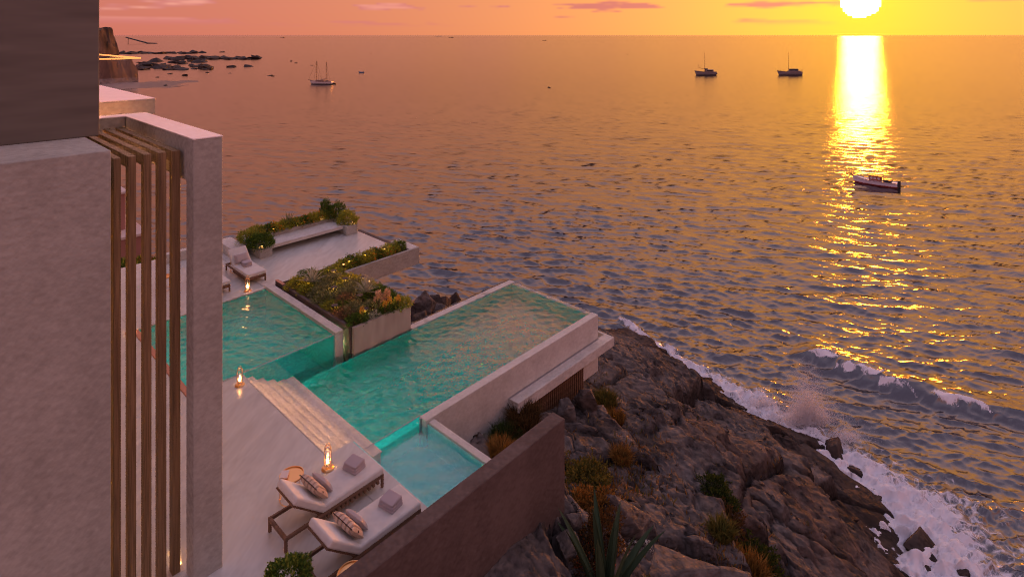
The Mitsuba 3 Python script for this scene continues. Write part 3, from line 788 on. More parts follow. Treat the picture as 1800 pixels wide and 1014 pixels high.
part(bk, 'pages', placed(box((-.107, -.077, .0245), (.107, .077, .0465), .001), R), 'paper')
tr = thing('tray', 'white tray on the small brass table at the pool corner', 'tray')
part(tr, 'plate', box((9.86, 25.2, .513), (10.16, 25.4, .54), .006), 'paper')
lantern(6.90, 12.22, 1.08, 'brass lantern with a burning candle beside the middle lounger', 6)
lantern(6.83, 16.98, 1.0, 'small lantern at the top of the steps next to the glass pool edge', 6)
lantern(9.55, 23.0, 1.1, 'glowing lantern at the far corner of the raised pool', 7)
lantern(5.52, 22.70, 1.1, 'glowing lantern at the house side corner of the raised pool behind the fins', 9)


# ------------------------------------------------------------------ vegetation
def leaves(pos, out, size, col, r_, up=.35, wid=.38, jit=.6, bend=.0):
    """One pointed leaf (two triangles) per position."""
    n = len(pos)
    size = np.broadcast_to(size, (n,)) * (.6 + .8 * r_.random(n))
    d = out + np.array([0, 0, up]) + r_.normal(0, jit, (n, 3)); d /= np.linalg.norm(d, axis=1, keepdims=True)
    s = np.cross(d, r_.normal(0, 1, (n, 3))); s /= np.linalg.norm(s, axis=1, keepdims=True) + 1e-9
    L = size[:, None]
    v = np.stack([pos, pos + d * L * .5 + s * L * wid * .5, pos + d * L, pos + d * L * .5 - s * L * wid * .5], 1).reshape(-1, 3)
    b = np.arange(n)[:, None] * 4
    f = np.vstack([b + [0, 1, 2], b + [0, 2, 3]])
    c = np.asarray(col)[r_.integers(0, len(col), n)] * (.65 + .7 * r_.random((n, 1)))
    return v, f, np.repeat(c, 4, 0)


def bush_points(c, rad, n, r_, seed, lump=.38):
    d = r_.normal(0, 1, (n, 3)); d[:, 2] = np.abs(d[:, 2]) * .95 - .12
    d /= np.linalg.norm(d, axis=1, keepdims=True)
    k = 1 + lump * 2 * (nnoise(d * 2.6 + seed * 3.7, seed) - .5) + lump * (nnoise(d * 6 + seed, seed + 1) - .5)
    k *= .62 + .40 * r_.random(n) ** .45
    return np.asarray(c) + d * k[:, None] * np.asarray(rad), d


PAL = dict(
    deep=[(.035, .060, .016), (.022, .042, .012), (.055, .075, .02)], dull=[(.11, .11, .03), (.08, .09, .025), (.15, .13, .035)],
    dark=[(.085, .16, .03), (.055, .115, .024), (.13, .21, .04)], olive=[(.29, .34, .055), (.21, .28, .05), (.36, .37, .055)],
    yellow=[(.38, .38, .05), (.28, .32, .045), (.44, .40, .05)], grey=[(.20, .23, .115), (.26, .29, .15), (.15, .18, .085)],
    rust=[(.28, .17, .09), (.22, .15, .08), (.36, .23, .13)], silver=[(.46, .48, .38), (.36, .40, .32)], dry=[(.20, .11, .03), (.13, .075, .022), (.25, .15, .045)],
    brown=[(.10, .06, .025), (.07, .045, .02)], straw=[(.34, .25, .12), (.24, .18, .08)], flower=[(.62, .36, .05), (.66, .45, .10)], cream=[(.62, .45, .30), (.58, .40, .24)],
    orange=[(.70, .25, .04), (.60, .20, .03)], red=[(.45, .08, .04), (.55, .14, .06)], agave=[(.05, .085, .05), (.07, .11, .065)])


def shrub(name, x, y, z, rad, n, leaf, pal, label, cat='shrub', group=None, up=.35, wid=.38, lump=.38, stem=True, accent=None):
    r_ = np.random.default_rng(int(abs(x * 733 + y * 911)) + n)
    n, leaf = int(n * 1.7), leaf * 1.05
    if 'garden bed' in (group or ''): rad = (rad[0] * 1.15, rad[1] * 1.15, rad[2] * .66)
    t = thing(name, label, cat, group)
    pos, out = bush_points((x, y, z), rad, n, r_, int(abs(x * 31 + y * 17)) % 97, lump)
    v, f, c = leaves(pos, out, leaf, PAL[pal], r_, up, wid)
    part(t, 'foliage', (v, f), 'leaf', kind='stuff', color=c)
    if stem:
        part(t, 'stem', cat_([tube([[x, y, z - .25], [x + .3 * rad[0] * math.cos(a), y + .3 * rad[1] * math.sin(a), z + .55 * rad[2]]], [.03, .012], 5) for a in (.4, 2.4, 4.6)]), 'bark')
    if accent:
        pal2, m, sz = accent
        pos, out = bush_points((x, y, z), np.array(rad) * 1.06, m, r_, int(abs(x * 31 + y * 17)) % 97, lump)
        v, f, c = leaves(pos, out, sz, PAL[pal2], r_, .3, .9, .8)
        part(t, 'flowers', (v, f), 'leaf', kind='stuff', color=c)
    return t


def blade(base, az_, elev, L, W, droop, n=6, thick=.012, fold=.25):
    """A tapering, folded, thick leaf blade that bends down along its length."""
    s = np.linspace(0, 1, n)
    e = elev - droop * s ** 1.6
    h = np.array([math.cos(az_), math.sin(az_)])
    step = L / (n - 1)
    rr_ = np.concatenate([[0], np.cumsum(np.cos(e[:-1]) * step)]); zz = np.concatenate([[0], np.cumsum(np.sin(e[:-1]) * step)])
    cen = np.stack([base[0] + h[0] * rr_, base[1] + h[1] * rr_, base[2] + zz], 1)
    w = W * (np.minimum(1, .62 + 1.1 * s) * (1 - s ** 2.2) ** .8) + .002
    sidev = np.array([-h[1], h[0], 0])
    nz = np.stack([-np.sin(e) * h[0], -np.sin(e) * h[1], np.cos(e)], 1)
    top = np.stack([cen - sidev * w[:, None] / 2 + nz * (w * fold)[:, None], cen, cen + sidev * w[:, None] / 2 + nz * (w * fold)[:, None]], 1)
    bot = top.copy(); bot[:, 1] -= nz * thick * (1 - .8 * s)[:, None]
    vv = np.concatenate([top, bot[:, 1:2]], 1).reshape(-1, 3)
    ff = []
    for i in range(n - 1):
        a, b = i * 4, i * 4 + 4
        for p_, q_ in ((0, 1), (1, 2), (2, 3), (3, 0)):
            ff += [[a + p_, b + p_, b + q_], [a + p_, b + q_, a + q_]]
    return vv, np.array(ff)


def rosette(name, x, y, z, n, L, W, label, col, cat='agave'):
    r_ = np.random.default_rng(int(x * 100 + y * 10))
    vs, fs, k = [], [], 0
    for i in range(n):
        u = i / n
        vv, ff = blade((x, y, z), i * 2.39996, math.radians(18 + 68 * u) + r_.normal(0, .06), L * (.8 + .3 * r_.random()), W, .25, 5, .004)
        vs.append(vv); fs.append(ff + k); k += len(vv)
    vv = np.vstack(vs)
    c = np.asarray(PAL[col])[r_.integers(0, len(PAL[col]), n)].repeat(len(vs[0]), 0)
    t = thing(name, label, cat)
    part(t, 'leaves', (vv, np.vstack(fs)), 'leaf', kind='stuff', color=c)
    return t


def tuft(name, x, y, z, n, L, spread, pal, label, cat='grass tuft', group=None, rad=.12):
    r_ = np.random.default_rng(int(abs(x * 517 + y * 313)) + n)
    a = r_.random(n) * 6.283; q_ = np.sqrt(r_.random(n)) * rad
    b0 = np.stack([x + q_ * np.cos(a), y + q_ * np.sin(a), np.full(n, z)], 1)
    ln = L * (.55 + .6 * r_.random(n)); lean = spread * r_.random(n) ** .7
    a2 = a + r_.normal(0, .5, n)
    dirh = np.stack([np.cos(a2), np.sin(a2), 0 * a2], 1)
    m1 = b0 + dirh * (ln * lean * .35)[:, None] + np.array([0, 0, 1]) * (ln * .55)[:, None]
    m2 = b0 + dirh * (ln * lean)[:, None] + np.array([0, 0, 1]) * (ln * (1 - .35 * lean))[:, None]
    sd_ = np.stack([-np.sin(a2), np.cos(a2), 0 * a2], 1) * (.010 + .004 * r_.random(n))[:, None] * max(1, L)
    v = np.stack([b0 - sd_, b0 + sd_, m1 - sd_ * .8, m1 + sd_ * .8, m2], 1).reshape(-1, 3)
    b = np.arange(n)[:, None] * 5
    f = np.vstack([b + [0, 1, 3], b + [0, 3, 2], b + [2, 3, 4]])
    c = np.asarray(PAL[pal])[r_.integers(0, len(PAL[pal]), n)] * (.6 + .8 * r_.random((n, 1)))
    t = thing(name, label, cat, group)
    part(t, 'blades', (v, f), 'leaf', kind='stuff', color=np.repeat(c, 5, 0))


def spikes(name, x, y, z, label, pal='cream', h=.34, m=9):
    """An upright flower cone on a short stem."""
    r_ = np.random.default_rng(int(x * 77 + y * 31))
    t = thing(name, label, 'flower')
    part(t, 'stem', tube([[x, y, z - .2], [x, y, z + .05]], .012, 5), 'bark')
    n = 110
    k = r_.random(n)
    aa = r_.random(n) * 6.283
    rad = .36 * h * (1 - k * .75)
    pos = np.stack([x + rad * np.cos(aa), y + rad * np.sin(aa), z + h * k], 1)
    out = np.stack([np.cos(aa), np.sin(aa), 0 * aa], 1)
    v, f, c = leaves(pos, out, .30 * h, PAL[pal], r_, 1.1, .5, .3)
    part(t, 'petals', (v, f), 'leaf', kind='stuff', color=c)


# garden bed beside the pool
rosette('agave', 11.22, 21.05, .40, 34, .62, .055, 'pale spiky agave at the far end of the garden bed', 'silver')
rosette('agave', 11.98, 18.45, .55, 36, .62, .05, 'pale spiky agave near the front of the garden bed', 'silver')
for x, y, rad, n, leaf, pal, lab in [
    (11.34, 20.35, (.42, .42, .55), 900, .075, 'grey', 'grey green rounded shrub just right of the far agave'),
    (11.95, 20.95, (.50, .50, .60), 900, .08, 'grey', 'large grey green shrub behind the far agave'),
    (11.05, 19.75, (.36, .36, .45), 700, .07, 'grey', 'grey green shrub at the pool side of the bed middle'),
    (11.85, 19.40, (.48, .46, .62), 900, .08, 'grey', 'tall grey green shrub in the middle of the bed'),
    (12.35, 19.85, (.46, .46, .50), 800, .08, 'grey', 'grey green shrub behind the middle one, by the sea side rim'),
    (11.30, 18.15, (.34, .34, .52), 700, .07, 'grey', 'grey green ball shrub left below the front agave'),
    (11.68, 17.82, (.34, .32, .55), 700, .07, 'grey', 'grey green ball shrub right below the front agave'),
    (11.00, 21.75, (.42, .42, .42), 800, .07, 'yellow', 'yellow green shrub in the far left corner of the bed'),
    (10.98, 21.05, (.30, .34, .34), 600, .07, 'olive', 'olive shrub left of the far agave'),
    (11.50, 19.05, (.32, .32, .50), 600, .06, 'rust', 'reddish brown shrub in the middle of the bed'),
    (10.98, 18.30, (.28, .36, .34), 600, .06, 'rust', 'low reddish brown shrub at the pool side near the front'),
    (12.62, 18.85, (.40, .44, .50), 900, .075, 'dark', 'dark green shrub behind the front agave'),
    (12.62, 18.05, (.40, .42, .55), 1000, .075, 'dark', 'dark green shrub at the sea side rim near the front'),
    (12.72, 17.42, (.36, .30, .42), 800, .075, 'olive', 'bright green shrub spilling over the front right corner'),
    (12.70, 19.45, (.36, .40, .42), 700, .075, 'yellow', 'yellow green lit shrub at the sea side rim'),
    (12.55, 20.55, (.44, .46, .40), 800, .075, 'yellow', 'yellow green lit shrub beside two garden lamps'),
    (11.00, 17.52, (.36, .26, .36), 900, .07, 'dark', 'dark green shrub at the front left corner of the bed'),
    (11.55, 21.95, (.46, .44, .50), 900, .075, 'dark', 'dark green shrub at the far end next to the platform'),
    (12.40, 21.70, (.50, .46, .44), 900, .075, 'olive', 'olive shrub where the bed meets the strip planter'),
    (10.95, 19.15, (.26, .40, .26), 600, .065, 'olive', 'low olive shrub along the dark pool side wall'),
    (11.15, 20.05, (.30, .30, .24), 500, .065, 'olive', 'low olive shrub at the foot of the grey shrubs'),
    (11.30, 18.75, (.30, .30, .28), 500, .065, 'dark', 'low dark shrub in front of the reddish shrub'),
    (11.55, 17.40, (.26, .18, .20), 400, .07, 'silver', 'low silvery plant at the front rim of the bed'),
    (12.15, 17.42, (.36, .20, .26), 600, .075, 'dark', 'low dark green plant under the yellow flowers at the front rim'),
    (11.9, 18.0, (.4, .34, .30), 600, .075, 'dark', 'dark green shrub below the cream flower cones'),
    (12.05, 20.3, (.4, .4, .4), 600, .075, 'olive', 'olive shrub between the two grey shrubs at the back')]:
    shrub('shrub', x, y, .12, rad, n, leaf, pal, lab, group='shrubs in the garden bed')
for x, y, z, lab in [(11.95, 17.62, .45, 'left cream flower cone at the front of the bed'), (12.22, 17.50, .46, 'right cream flower cone at the front of the bed')]:
    spikes('flower_cone', x, y, z, lab)
for x, y, z, pal, lab in [(11.12, 17.40, .42, 'flower', 'bright yellow flower clump on a thin stem at the front left of the bed'), (11.95, 17.24, .40, 'flower', 'yellow flowers hanging over the front rim'),
                          (12.52, 17.24, .40, 'flower', 'yellow flowers at the front right corner of the bed'), (12.12, 17.22, .48, 'flower', 'small yellow flower clump beside the cream cones')]:
    spikes('flower_clump', x, y, z, lab, pal, .20)


def spot(x, y, z, power, label):
    hood = .03 if power <= 1 else .12
    t = thing('garden_lamp', label, 'garden lamp', 'garden lamps among the plants')
    part(t, 'stake', tube([[x, y, .0], [x, y, z - .03]], .010, 6), 'dark_metal')
    part(t, 'hood', lathe([(0, z + .05), (hood, z + .03), (hood + .004, z + .026), (0, z + .036)], (x, y, 0), 12), 'dark_metal', 30)
    k = part(t, 'bulb', trimesh.creation.icosphere(subdivisions=1, radius=.042 if power <= 1 else .024), 'wax', True)
    scene[k]['to_world'] = T().translate([x, y, z])
    emit(k, WARM * (power * 1.2 if power > 1 else .15))


for x, y, z, pw, lab in [(12.71, 21.25, .62, 1.0, 'garden lamp glowing where the bed meets the strip planter'), (12.2, 20.25, .46, 9, 'garden lamp low among the yellow green shrubs'),
    (12.42, 18.97, .68, 1.0, 'garden lamp glowing just behind the front agave'), (10.86, 18.75, .34, 4, 'garden lamp low at the pool side of the bed'), (11.40, 17.62, .40, 9, 'garden lamp hidden behind the front left shrub'), (11.1, 21.3, .44, 8, 'garden lamp at the far left corner of the bed'),
    (12.3, 17.7, .40, 9, 'garden lamp under the cream flower cones'), (11.5, 19.9, .45, 9, 'garden lamp between the grey shrubs of the bed'), (12.3, 21.3, .45, 9, 'garden lamp at the foot of the olive shrub at the far end'), (12.75, 19.9, .45, 9, 'garden lamp low at the sea side rim'), (11.8, 18.6, .44, 8, 'garden lamp at the foot of the front agave'),
    (13.45, 22.05, .34, 7, 'garden lamp near the start of the strip planter'), (14.3, 22.1, .36, 7, 'garden lamp in the middle of the strip planter'), (15.3, 22.1, .36, 7, 'garden lamp between the last shrubs of the strip planter'), 
    (11.5, 26.12, .52, 4, 'garden lamp under the shrub on the left bench arm'), (16.1, 26.0, .52, 4, 'garden lamp under the shrub on the right bench arm'), (12.6, 27.4, .72, 6, 'garden lamp behind the left half of the bench'), (13.9, 27.4, .72, 6, 'garden lamp behind the middle of the bench'), (15.1, 27.4, .72, 7, 'garden lamp behind the right half of the bench')]:
    spot(x, y, z, pw, lab)
for k, x in enumerate(np.arange(13.25, 16.4, .42)):
    od = ['first', 'second', 'third', 'fourth', 'fifth', 'sixth', 'seventh', 'last'][k]
    shrub('shrub', x, 22.15 + .08 * math.sin(k * 2.1), .08, (.34, .36 - .01 * k, .36), 650, .075, ['olive', 'dark', 'olive', 'yellow', 'dark', 'olive', 'olive', 'dark'][k], f'{od} low shrub of the strip planter counted from the garden bed', group='shrubs in the strip planter', accent=('orange', 40, .07) if k in (1, 3, 4, 5) else None)
shrub('shrub', 11.55, 26.35, .46, (.52, .55, .50), 1800, .085, 'dark', 'round dark shrub on the left arm of the bench planter')
shrub('shrub', 11.30, 27.1, .60, (.45, .5, .40), 900, .085, 'olive', 'olive shrub behind the round one on the left bench arm')
shrub('shrub', 16.0, 26.35, .46, (.46, .55, .50), 1500, .085, 'olive', 'bright green shrub on the right arm of the bench planter', accent=('flower', 40, .07))
shrub('shrub', 15.85, 27.4, .62, (.55, .45, .62), 1400, .085, 'dark', 'tall dark shrub at the right back corner of the bench planter')
shrub('shrub', 15.55, 27.75, .9, (.26, .26, .50), 600, .085, 'dark', 'dark ball shaped top of a shrub highest in the bench planter')
rosette('agave', 13.45, 27.55, .62, 30, .70, .06, 'spiky agave behind the middle of the bench', 'grey')
for k, x in enumerate(np.arange(11.9, 15.6, .46)):
    od = ['first', 'second', 'third', 'fourth', 'fifth', 'sixth', 'seventh', 'eighth', 'last'][k]
    shrub('shrub', x, 27.50, .60, (.38, .36, .32), 800, .08, ['olive', 'dark', 'yellow', 'olive'][k % 4], f'{od} low shrub from the left in the row behind the bench', group='shrubs behind the bench', accent=('orange' if k % 3 else 'flower', 70, .075) if k not in (3,) else None)

# foreground: bush on the deck, agave, dry shrubs and tufts on the cliff
pt = thing('potted_bush', 'dense dark green bush at the bottom edge of the deck beside the lounger legs', 'bush')
r_ = np.random.default_rng(4)
pos, out = bush_points((4.72, 9.70, .50), (.36, .36, .34), 3600, r_, 5, .3)
vv, ff, cc = leaves(pos, out, .055, PAL['dark'] + PAL['olive'][:1], r_, .3, .55)
part(pt, 'foliage', (vv, ff), 'leaf', kind='stuff', color=cc)
part(pt, 'pot', lathe([(0, 0), (.2, 0), (.26, .36), (.24, .36), (.22, .3), (0, .3)], (4.72, 9.70, 0), 24), 'umber_plaster', 30)

ag = thing('agave', 'big dark green agave with long upright leaves in the foreground on the cliff', 'agave')
ax_, ay_ = 10.05, 6.75
az0 = ground(ax_, ay_) - .05
r_ = np.random.default_rng(12)
for i in range(19):
    u = i / 18
    L = 1.95 - .35 * abs(u - .6) + r_.normal(0, .12)
    vv, ff = blade((ax_ + .06 * math.cos(i * 2.4), ay_ + .06 * math.sin(i * 2.4), az0), i * 2.39996 + .4, math.radians(22 + 62 * u), L, .225, .55 - .5 * u, 9, .03, .26)
    cc = np.tile(np.asarray(PAL['agave'][i % 2]) * (.8 + .4 * r_.random()), (len(vv), 1))
    part(ag, 'leaf', (vv, ff), 'leaf', True, color=cc)
for i, (a, L) in enumerate([(2.4, 1.2), (.9, 1.1), (3.3, 1.0), (5.4, .9)]):
    vv, ff = blade((ax_, ay_, az0), a, .75, L, .07, 1.5, 9, .008, .1)
    part(ag, 'dry_leaf', (vv, ff), 'leaf', True, color=np.tile((.36, .22, .09), (len(vv), 1)))


def wild(name, px, py, zg, rad, n, leaf, pal, label, cat='shrub', **kw):
    d = (10 - zg) * F / (py - 63); x, y = RD((px - 900) * d / F, d)
    shrub(name, x, y, ground(x, y) + rad[2] * .15, rad, n, leaf, pal, label, cat, **kw)


for a in [((11.75, 8.45), (.46, .42, .62), 3000, .085, 'dry', 'orange brown dry bush next to the end of the garden wall'), ((12.25, 8.25), (.30, .3, .45), 1500, .085, 'dry', 'small dry bush on the right of the orange brown one'),
          ((13.0, 9.35), (.62, .48, .50), 2600, .085, 'dull', 'olive bush behind the orange bush by the wall end'), ((11.1, 7.5), (.32, .32, .36), 1200, .07, 'brown', 'dark twiggy bush at the foot of the garden wall'),
          ((16.9, 6.2), (.55, .5, .6), 1800, .10, 'deep', 'dark green bush on the slope below the boulders'), ((17.8, 7.6), (.42, .42, .30), 900, .09, 'deep', 'low dark cushion shrub on the bare slope'),
          ((18.3, 8.0), (.34, .34, .26), 700, .09, 'deep', 'second cushion shrub just above the low one on the bare slope'), ((17.2, 7.1), (.36, .36, .3), 800, .09, 'brown', 'brown cushion shrub below the two on the bare slope'),
          ((10.6, 6.2), (.36, .36, .34), 1200, .06, 'dull', 'leafy undergrowth around the foot of the big agave'), ((10.35, 7.35), (.34, .3, .30), 1000, .06, 'brown', 'reddish flowering undergrowth behind the big agave')]:
    (x, y), rad, n, leaf, pal, lab = a
    shrub('bush', x, y, ground(x, y) + rad[2] * .05, (rad[0] * 1.2, rad[1] * 1.2, rad[2] * .85), n, leaf, pal, lab, 'bush', lump=.85, accent=('red', 90, .05) if 'reddish' in lab else (('yellow', 120, .06) if 'undergrowth around' in lab else None))
for x, y, n, L, pal, lab, rd_ in [(12.0, 11.5, 900, .42, 'dry', 'golden grass tuft in the pit by the small pool wall', .42), (12.5, 11.0, 700, .5, 'dry', 'golden grass tuft in the middle of the pit', .36), (12.6, 12.0, 700, .42, 'deep', 'green grass tuft in the pit below the infinity pool wall', .40),
    (11.4, 11.0, 500, .45, 'dry', 'golden grass tuft nearest to the garden wall in the pit', .3), (13.2, 11.6, 700, .5, 'brown', 'dark grass tuft at the back of the pit', .42), (13.6, 12.1, 800, .6, 'brown', 'dark brush under the near end of the gutter', .45),
    (13.1, 10.6, 600, .45, 'dry', 'golden tuft behind the garden wall end', .3), (17.4, 12.2, 700, .55, 'dry', 'dry tuft under the outer end of the gutter', .40), (18.6, 12.4, 600, .5, 'dull', 'green tuft right under the corner of the gutter', .4), (18.0, 11.6, 500, .45, 'dry', 'dry tuft on the slabs below the gutter corner', .32),
    (15.3, 9.6, 500, .5, 'dry', 'dry tuft between two cracked slabs', .25), (15.5, 5.8, 900, .6, 'dry', 'long straw coloured tuft beside the dark bush on the slope', .40), (16.1, 5.3, 700, .55, 'dry', 'straw coloured tuft lower right on the slope', .38), (15.1, 6.4, 500, .45, 'dull', 'greenish tuft above the straw tufts', .28)]:
    tuft('grass_tuft', x, y, ground(x, y) - .03, n, L, .75, pal, lab, rad=rd_)
r_ = np.random.default_rng(77)
n = 60000
rq = np.stack([-2 + 13 * r_.random(n), 9 + 17 * r_.random(n)], 1)
w3 = np.concatenate([rq, 0 * rq[:, :1]], 1)
prob = np.clip(nfbm(w3 * .55, 3, 66) * 4.5 - 2.55, 0, 1) * np.clip((13 - rq[:, 0] - .3 * rq[:, 1]) / 6, 0, 1) + np.interp(RegularGridInterpolator((gr, gd), np.clip(crack_dark, 0, 1))(rq), [.25, 1], [0, .35])
wq = RD(rq[:, 0], rq[:, 1])
ok = (r_.random(n) < prob) & ~((wq[:, 1] > 8.1) & (wq[:, 1] < 8.9) & (wq[:, 0] < 11)) & ~((wq[:, 1] > 12.2) & (wq[:, 0] > 10) & (wq[:, 0] < 19.3)) & (wq[:, 0] > 10.9)
rq, wq = rq[ok], wq[ok]
gz = TERR(rq)
vv, ff, cc = leaves(np.stack([wq[:, 0], wq[:, 1], gz - .02], 1), np.tile([0, 0, 1.0], (len(rq), 1)), .17, PAL['dry'] + PAL['brown'] + PAL['dull'][:2], r_, .5, .16, .55)
k = thing('scrub', 'thin dry scrub growing in the cracks and hollows of the cliff', 'scrub', kind='stuff')
put(k, (vv, ff), 'leaf', color=cc)
n = 900
rq = np.stack([-1 + 16 * r_.random(n), 9 + 22 * r_.random(n)], 1)
wq = RD(rq[:, 0], rq[:, 1])
ok = (wq[:, 0] > 10.95) & ~((wq[:, 1] > 12.2) & (wq[:, 0] < 19.3)) & (TERR(rq) > SEA - .1)
rq, wq = rq[ok], wq[ok]
stones = [hull(np.random.default_rng(i).normal(0, 1, (9, 3)) * [1, .8, .6]) for i in range(8)]
ms = []
for i in range(len(rq)):
    m = stones[i % 8].copy(); m.apply_scale(.025 + .075 * r_.random() ** 3)
    m.apply_transform(trimesh.transformations.random_rotation_matrix(r_.random(3))); m.apply_translation([wq[i, 0], wq[i, 1], float(TERR(rq[i])[0])]); ms.append(m)
k = thing('rubble', 'small loose stones strewn over the cliff', 'rubble', kind='stuff')
put(k, cat_(ms), 'rock')
lf = thing('lichen', 'patch of pale lichen like flowers on the dark rock behind the agave', 'flowers')
r_ = np.random.default_rng(3)
n = 140
cx_ = np.array([(12.55, 7.45), (12.7, 7.2), (12.4, 7.55), (12.6, 7.65), (12.85, 7.35), (12.75, 7.6)])[r_.integers(0, 6, n)] + r_.normal(0, .06, (n, 2))
pos = np.array([[x, y, ground(x, y) + .05] for x, y in cx_])
vv, ff, cc = leaves(pos, np.tile([0, 0, 1.0], (n, 1)), .075, [(.62, .64, .60), (.5, .52, .5)], r_, .5, .9, .8)
part(lf, 'blossoms', (vv, ff), 'leaf', kind='stuff', color=cc)


# ------------------------------------------------------------------ loose rocks
def rock_mesh(c, rad, seed, sub=3, sharp=.5, flat=1.0):
    r_ = np.random.default_rng(seed)
    q_ = r_.normal(0, 1, (15, 3)); q_ /= np.linalg.norm(q_, axis=1, keepdims=True)
    m = hull(q_ * (.75 + .5 * r_.random((15, 1))))
    for _ in range(sub): m = m.subdivide()
    d = np.array(m.vertices)
    nn = d / np.maximum(np.linalg.norm(d, axis=1, keepdims=True), 1e-6)
    v = (d + nn * ((nfbm(d * 2.5 + seed, 4, seed % 50) - .5) * .22 - np.abs(nfbm(d * 1.7 + seed, 3, seed % 40) - .5) * .25)[:, None]) * np.asarray(rad)
    a = r_.random() * 6.28
    v = v @ np.array([[math.cos(a), -math.sin(a), 0], [math.sin(a), math.cos(a), 0], [0, 0, 1]]).T
    return trimesh.Trimesh(v + np.asarray(c), m.faces, process=False)


for x, y, rad, dz, lab in [(12.1, 6.2, (1.0, .75, .5), .0, 'large pale boulder right of the big agave'), (12.6, 7.9, (.8, .65, .6), .0, 'dark square boulder behind the pale flowers'), (11.75, 7.25, (.26, .24, .30), .1, 'small pale stone between agave and flowers'),
    (13.1, 5.5, (.9, .7, .45), .0, 'pale boulder at the bottom edge right of the agave'), (10.3, 7.75, (.5, .34, .30), .0, 'dark rock at the foot of the garden wall'), (10.75, 8.0, (.24, .22, .34), .05, 'grey upright stone at the end of the garden wall'),
    (14.2, 11.8, (.5, .38, .34), .0, 'whitish rock under the near end of the gutter'), (15.6, 11.9, (.6, .4, .55), .05, 'grey rock under the wooden slats'), (16.6, 11.8, (.48, .40, .60), .05, 'tall rock below the last slats')]:
    solo('boulder', rock_mesh((x, y, ground(x, y) + dz), rad, int(x * 100 + y * 7)), 'rock', lab, 'boulder', 32)
for r0, d0, rad, lab in [(16.75, 23.5, (1.0, .75, .6), 'large brown rock standing in the foam at the cliff foot'), (17.6, 22.5, (.35, .25, .25), 'small wet rock in the foam beside the large one'), (16.35, 26.2, (.7, .4, .34), 'flat wet rock in the surf above the large one'), (16.5, 27.7, (.5, .4, .30), 'small wet rock in the surf halfway along the cliff'),
    (16.3, 29.2, (.8, .6, .6), 'dark rock under the spray'), (19.6, 21.8, (.5, .35, .4), 'dark rock in the bottom right corner of the foam')]:
    x, y = RD(r0, d0)
    solo('shore_rock', rock_mesh((x, y, SEA + .05), rad, int(r0 * 100 + d0 * 7)), 'rock', lab, 'rock', 32)
for i, (px, py, z, rad) in enumerate([(742, 545, -9.0, (.9, .7, 1.7)), (757, 555, -9.6, (.7, .6, 1.0)), (765, 535, -10.2, (.9, .8, 1.0)), (780, 535, -10.6, (.8, .8, .9)), (792, 532, -10.8, (.7, .7, .7)), (730, 570, -8.8, (.9, .8, 1.0)), (800, 528, -10.9, (.6, .6, .6)), (772, 550, -10.2, (1.0, .8, .8))]):
    d = (10 - z) * F / (py - 63); x, y = RD((px - 900) * d / F, d)
    solo('shore_rock', rock_mesh((x, y, z), rad, 900 + i), 'rock', f"{['tall slanted', 'broken', 'dark', 'rounded', 'small dark', 'shadowed', 'last small', 'flat'][i]} rock of the group behind the garden planter", 'rock', 28)

# ------------------------------------------------------------------ the coast to the left
LR, LD = np.meshgrid(np.linspace(-42, -9, 150), np.linspace(27.0, 62, 160), indexing='ij')
lx, ly = LR * RT[0] + LD * FW[0], LR * RT[1] + LD * FW[1]
out_ = np.clip((ly - 29.4) / 26, 0, 1)
side_ = np.clip((lx - 6.5) / 7, 0, 1)
lz = -.4 - 1.2 * np.clip((ly - 29.4) / 5, 0, 1) - 10.5 * np.clip(out_ * 1.15 + .9 * side_ ** 1.5 - .25, 0, 1.3)
q3 = np.stack([lx, ly, 0 * lx], -1)
lz += (nfbm(q3 * .5, 5, 4) - .5) * 1.6 * np.clip((ly - 30) / 4, 0, 1)
lz = np.where(ly < 29.32, np.minimum(lz, -1.3), lz)
struct('shore_bank', (np.stack([lx, ly, lz], -1).reshape(-1, 3), grid_faces(*lx.shape)[:, ::-1]), 'rock', 'rocky bank dropping to the sea behind the terrace', True)
LT = RegularGridInterpolator((np.linspace(-42, -9, 150), np.linspace(27.0, 62, 160)), lz, bounds_error=False, fill_value=-12)
r_ = np.random.default_rng(8)
gx, gy = 3.5 + 7.5 * r_.random(5200), 29.4 + 3.4 * r_.random(5200) ** 1.2
gz = LT(np.stack([gx * RT[0] + gy * RT[1], gx * FW[0] + gy * FW[1]], 1))
vv, ff, cc = leaves(np.stack([gx, gy, gz], 1), np.tile([0, 0, 1.0], (5200, 1)), .28, PAL['olive'] + PAL['dry'][:1] + PAL['dark'], r_, .6, .22, .5)
k = thing('grass', 'rough green and brown grass strip behind the terrace edge', 'grass', kind='stuff')
put(k, (vv, ff), 'leaf', color=cc)
for i in range(16):
    x, y = 7.6 + 4.6 * r_.random(), 32.8 + 4.5 * r_.random()
    z = float(LT((x * RT[0] + y * RT[1], x * FW[0] + y * FW[1])))
    s = .5 + .7 * r_.random()
    solo('bank_rock', rock_mesh((x, y, z), (s, s * .8, s * .8), 300 + i, 2), 'rock', 'reddish brown rock heaped on the bank behind the wooden fins', 'rock', 28, group='rocks heaped on the bank behind the fins')
h = thing('neighbour_house', 'pink neighbouring house with white roof edges seen between the fins', 'house')
hx, hy = RD(-25.0, 39.6)
part(h, 'lower_wall', box((hx - 6, hy, -7.5), (hx, hy + 6, -3.6), .02), 'house_pink')
part(h, 'lower_coping', box((hx - 6.1, hy - .1, -3.59), (hx + .1, hy + 6.1, -3.40), .02), 'house_trim')
part(h, 'upper_wall', box((hx - 6, hy + 1.6, -3.39), (hx - .9, hy + 5.6, -.9), .02), 'house_pink')
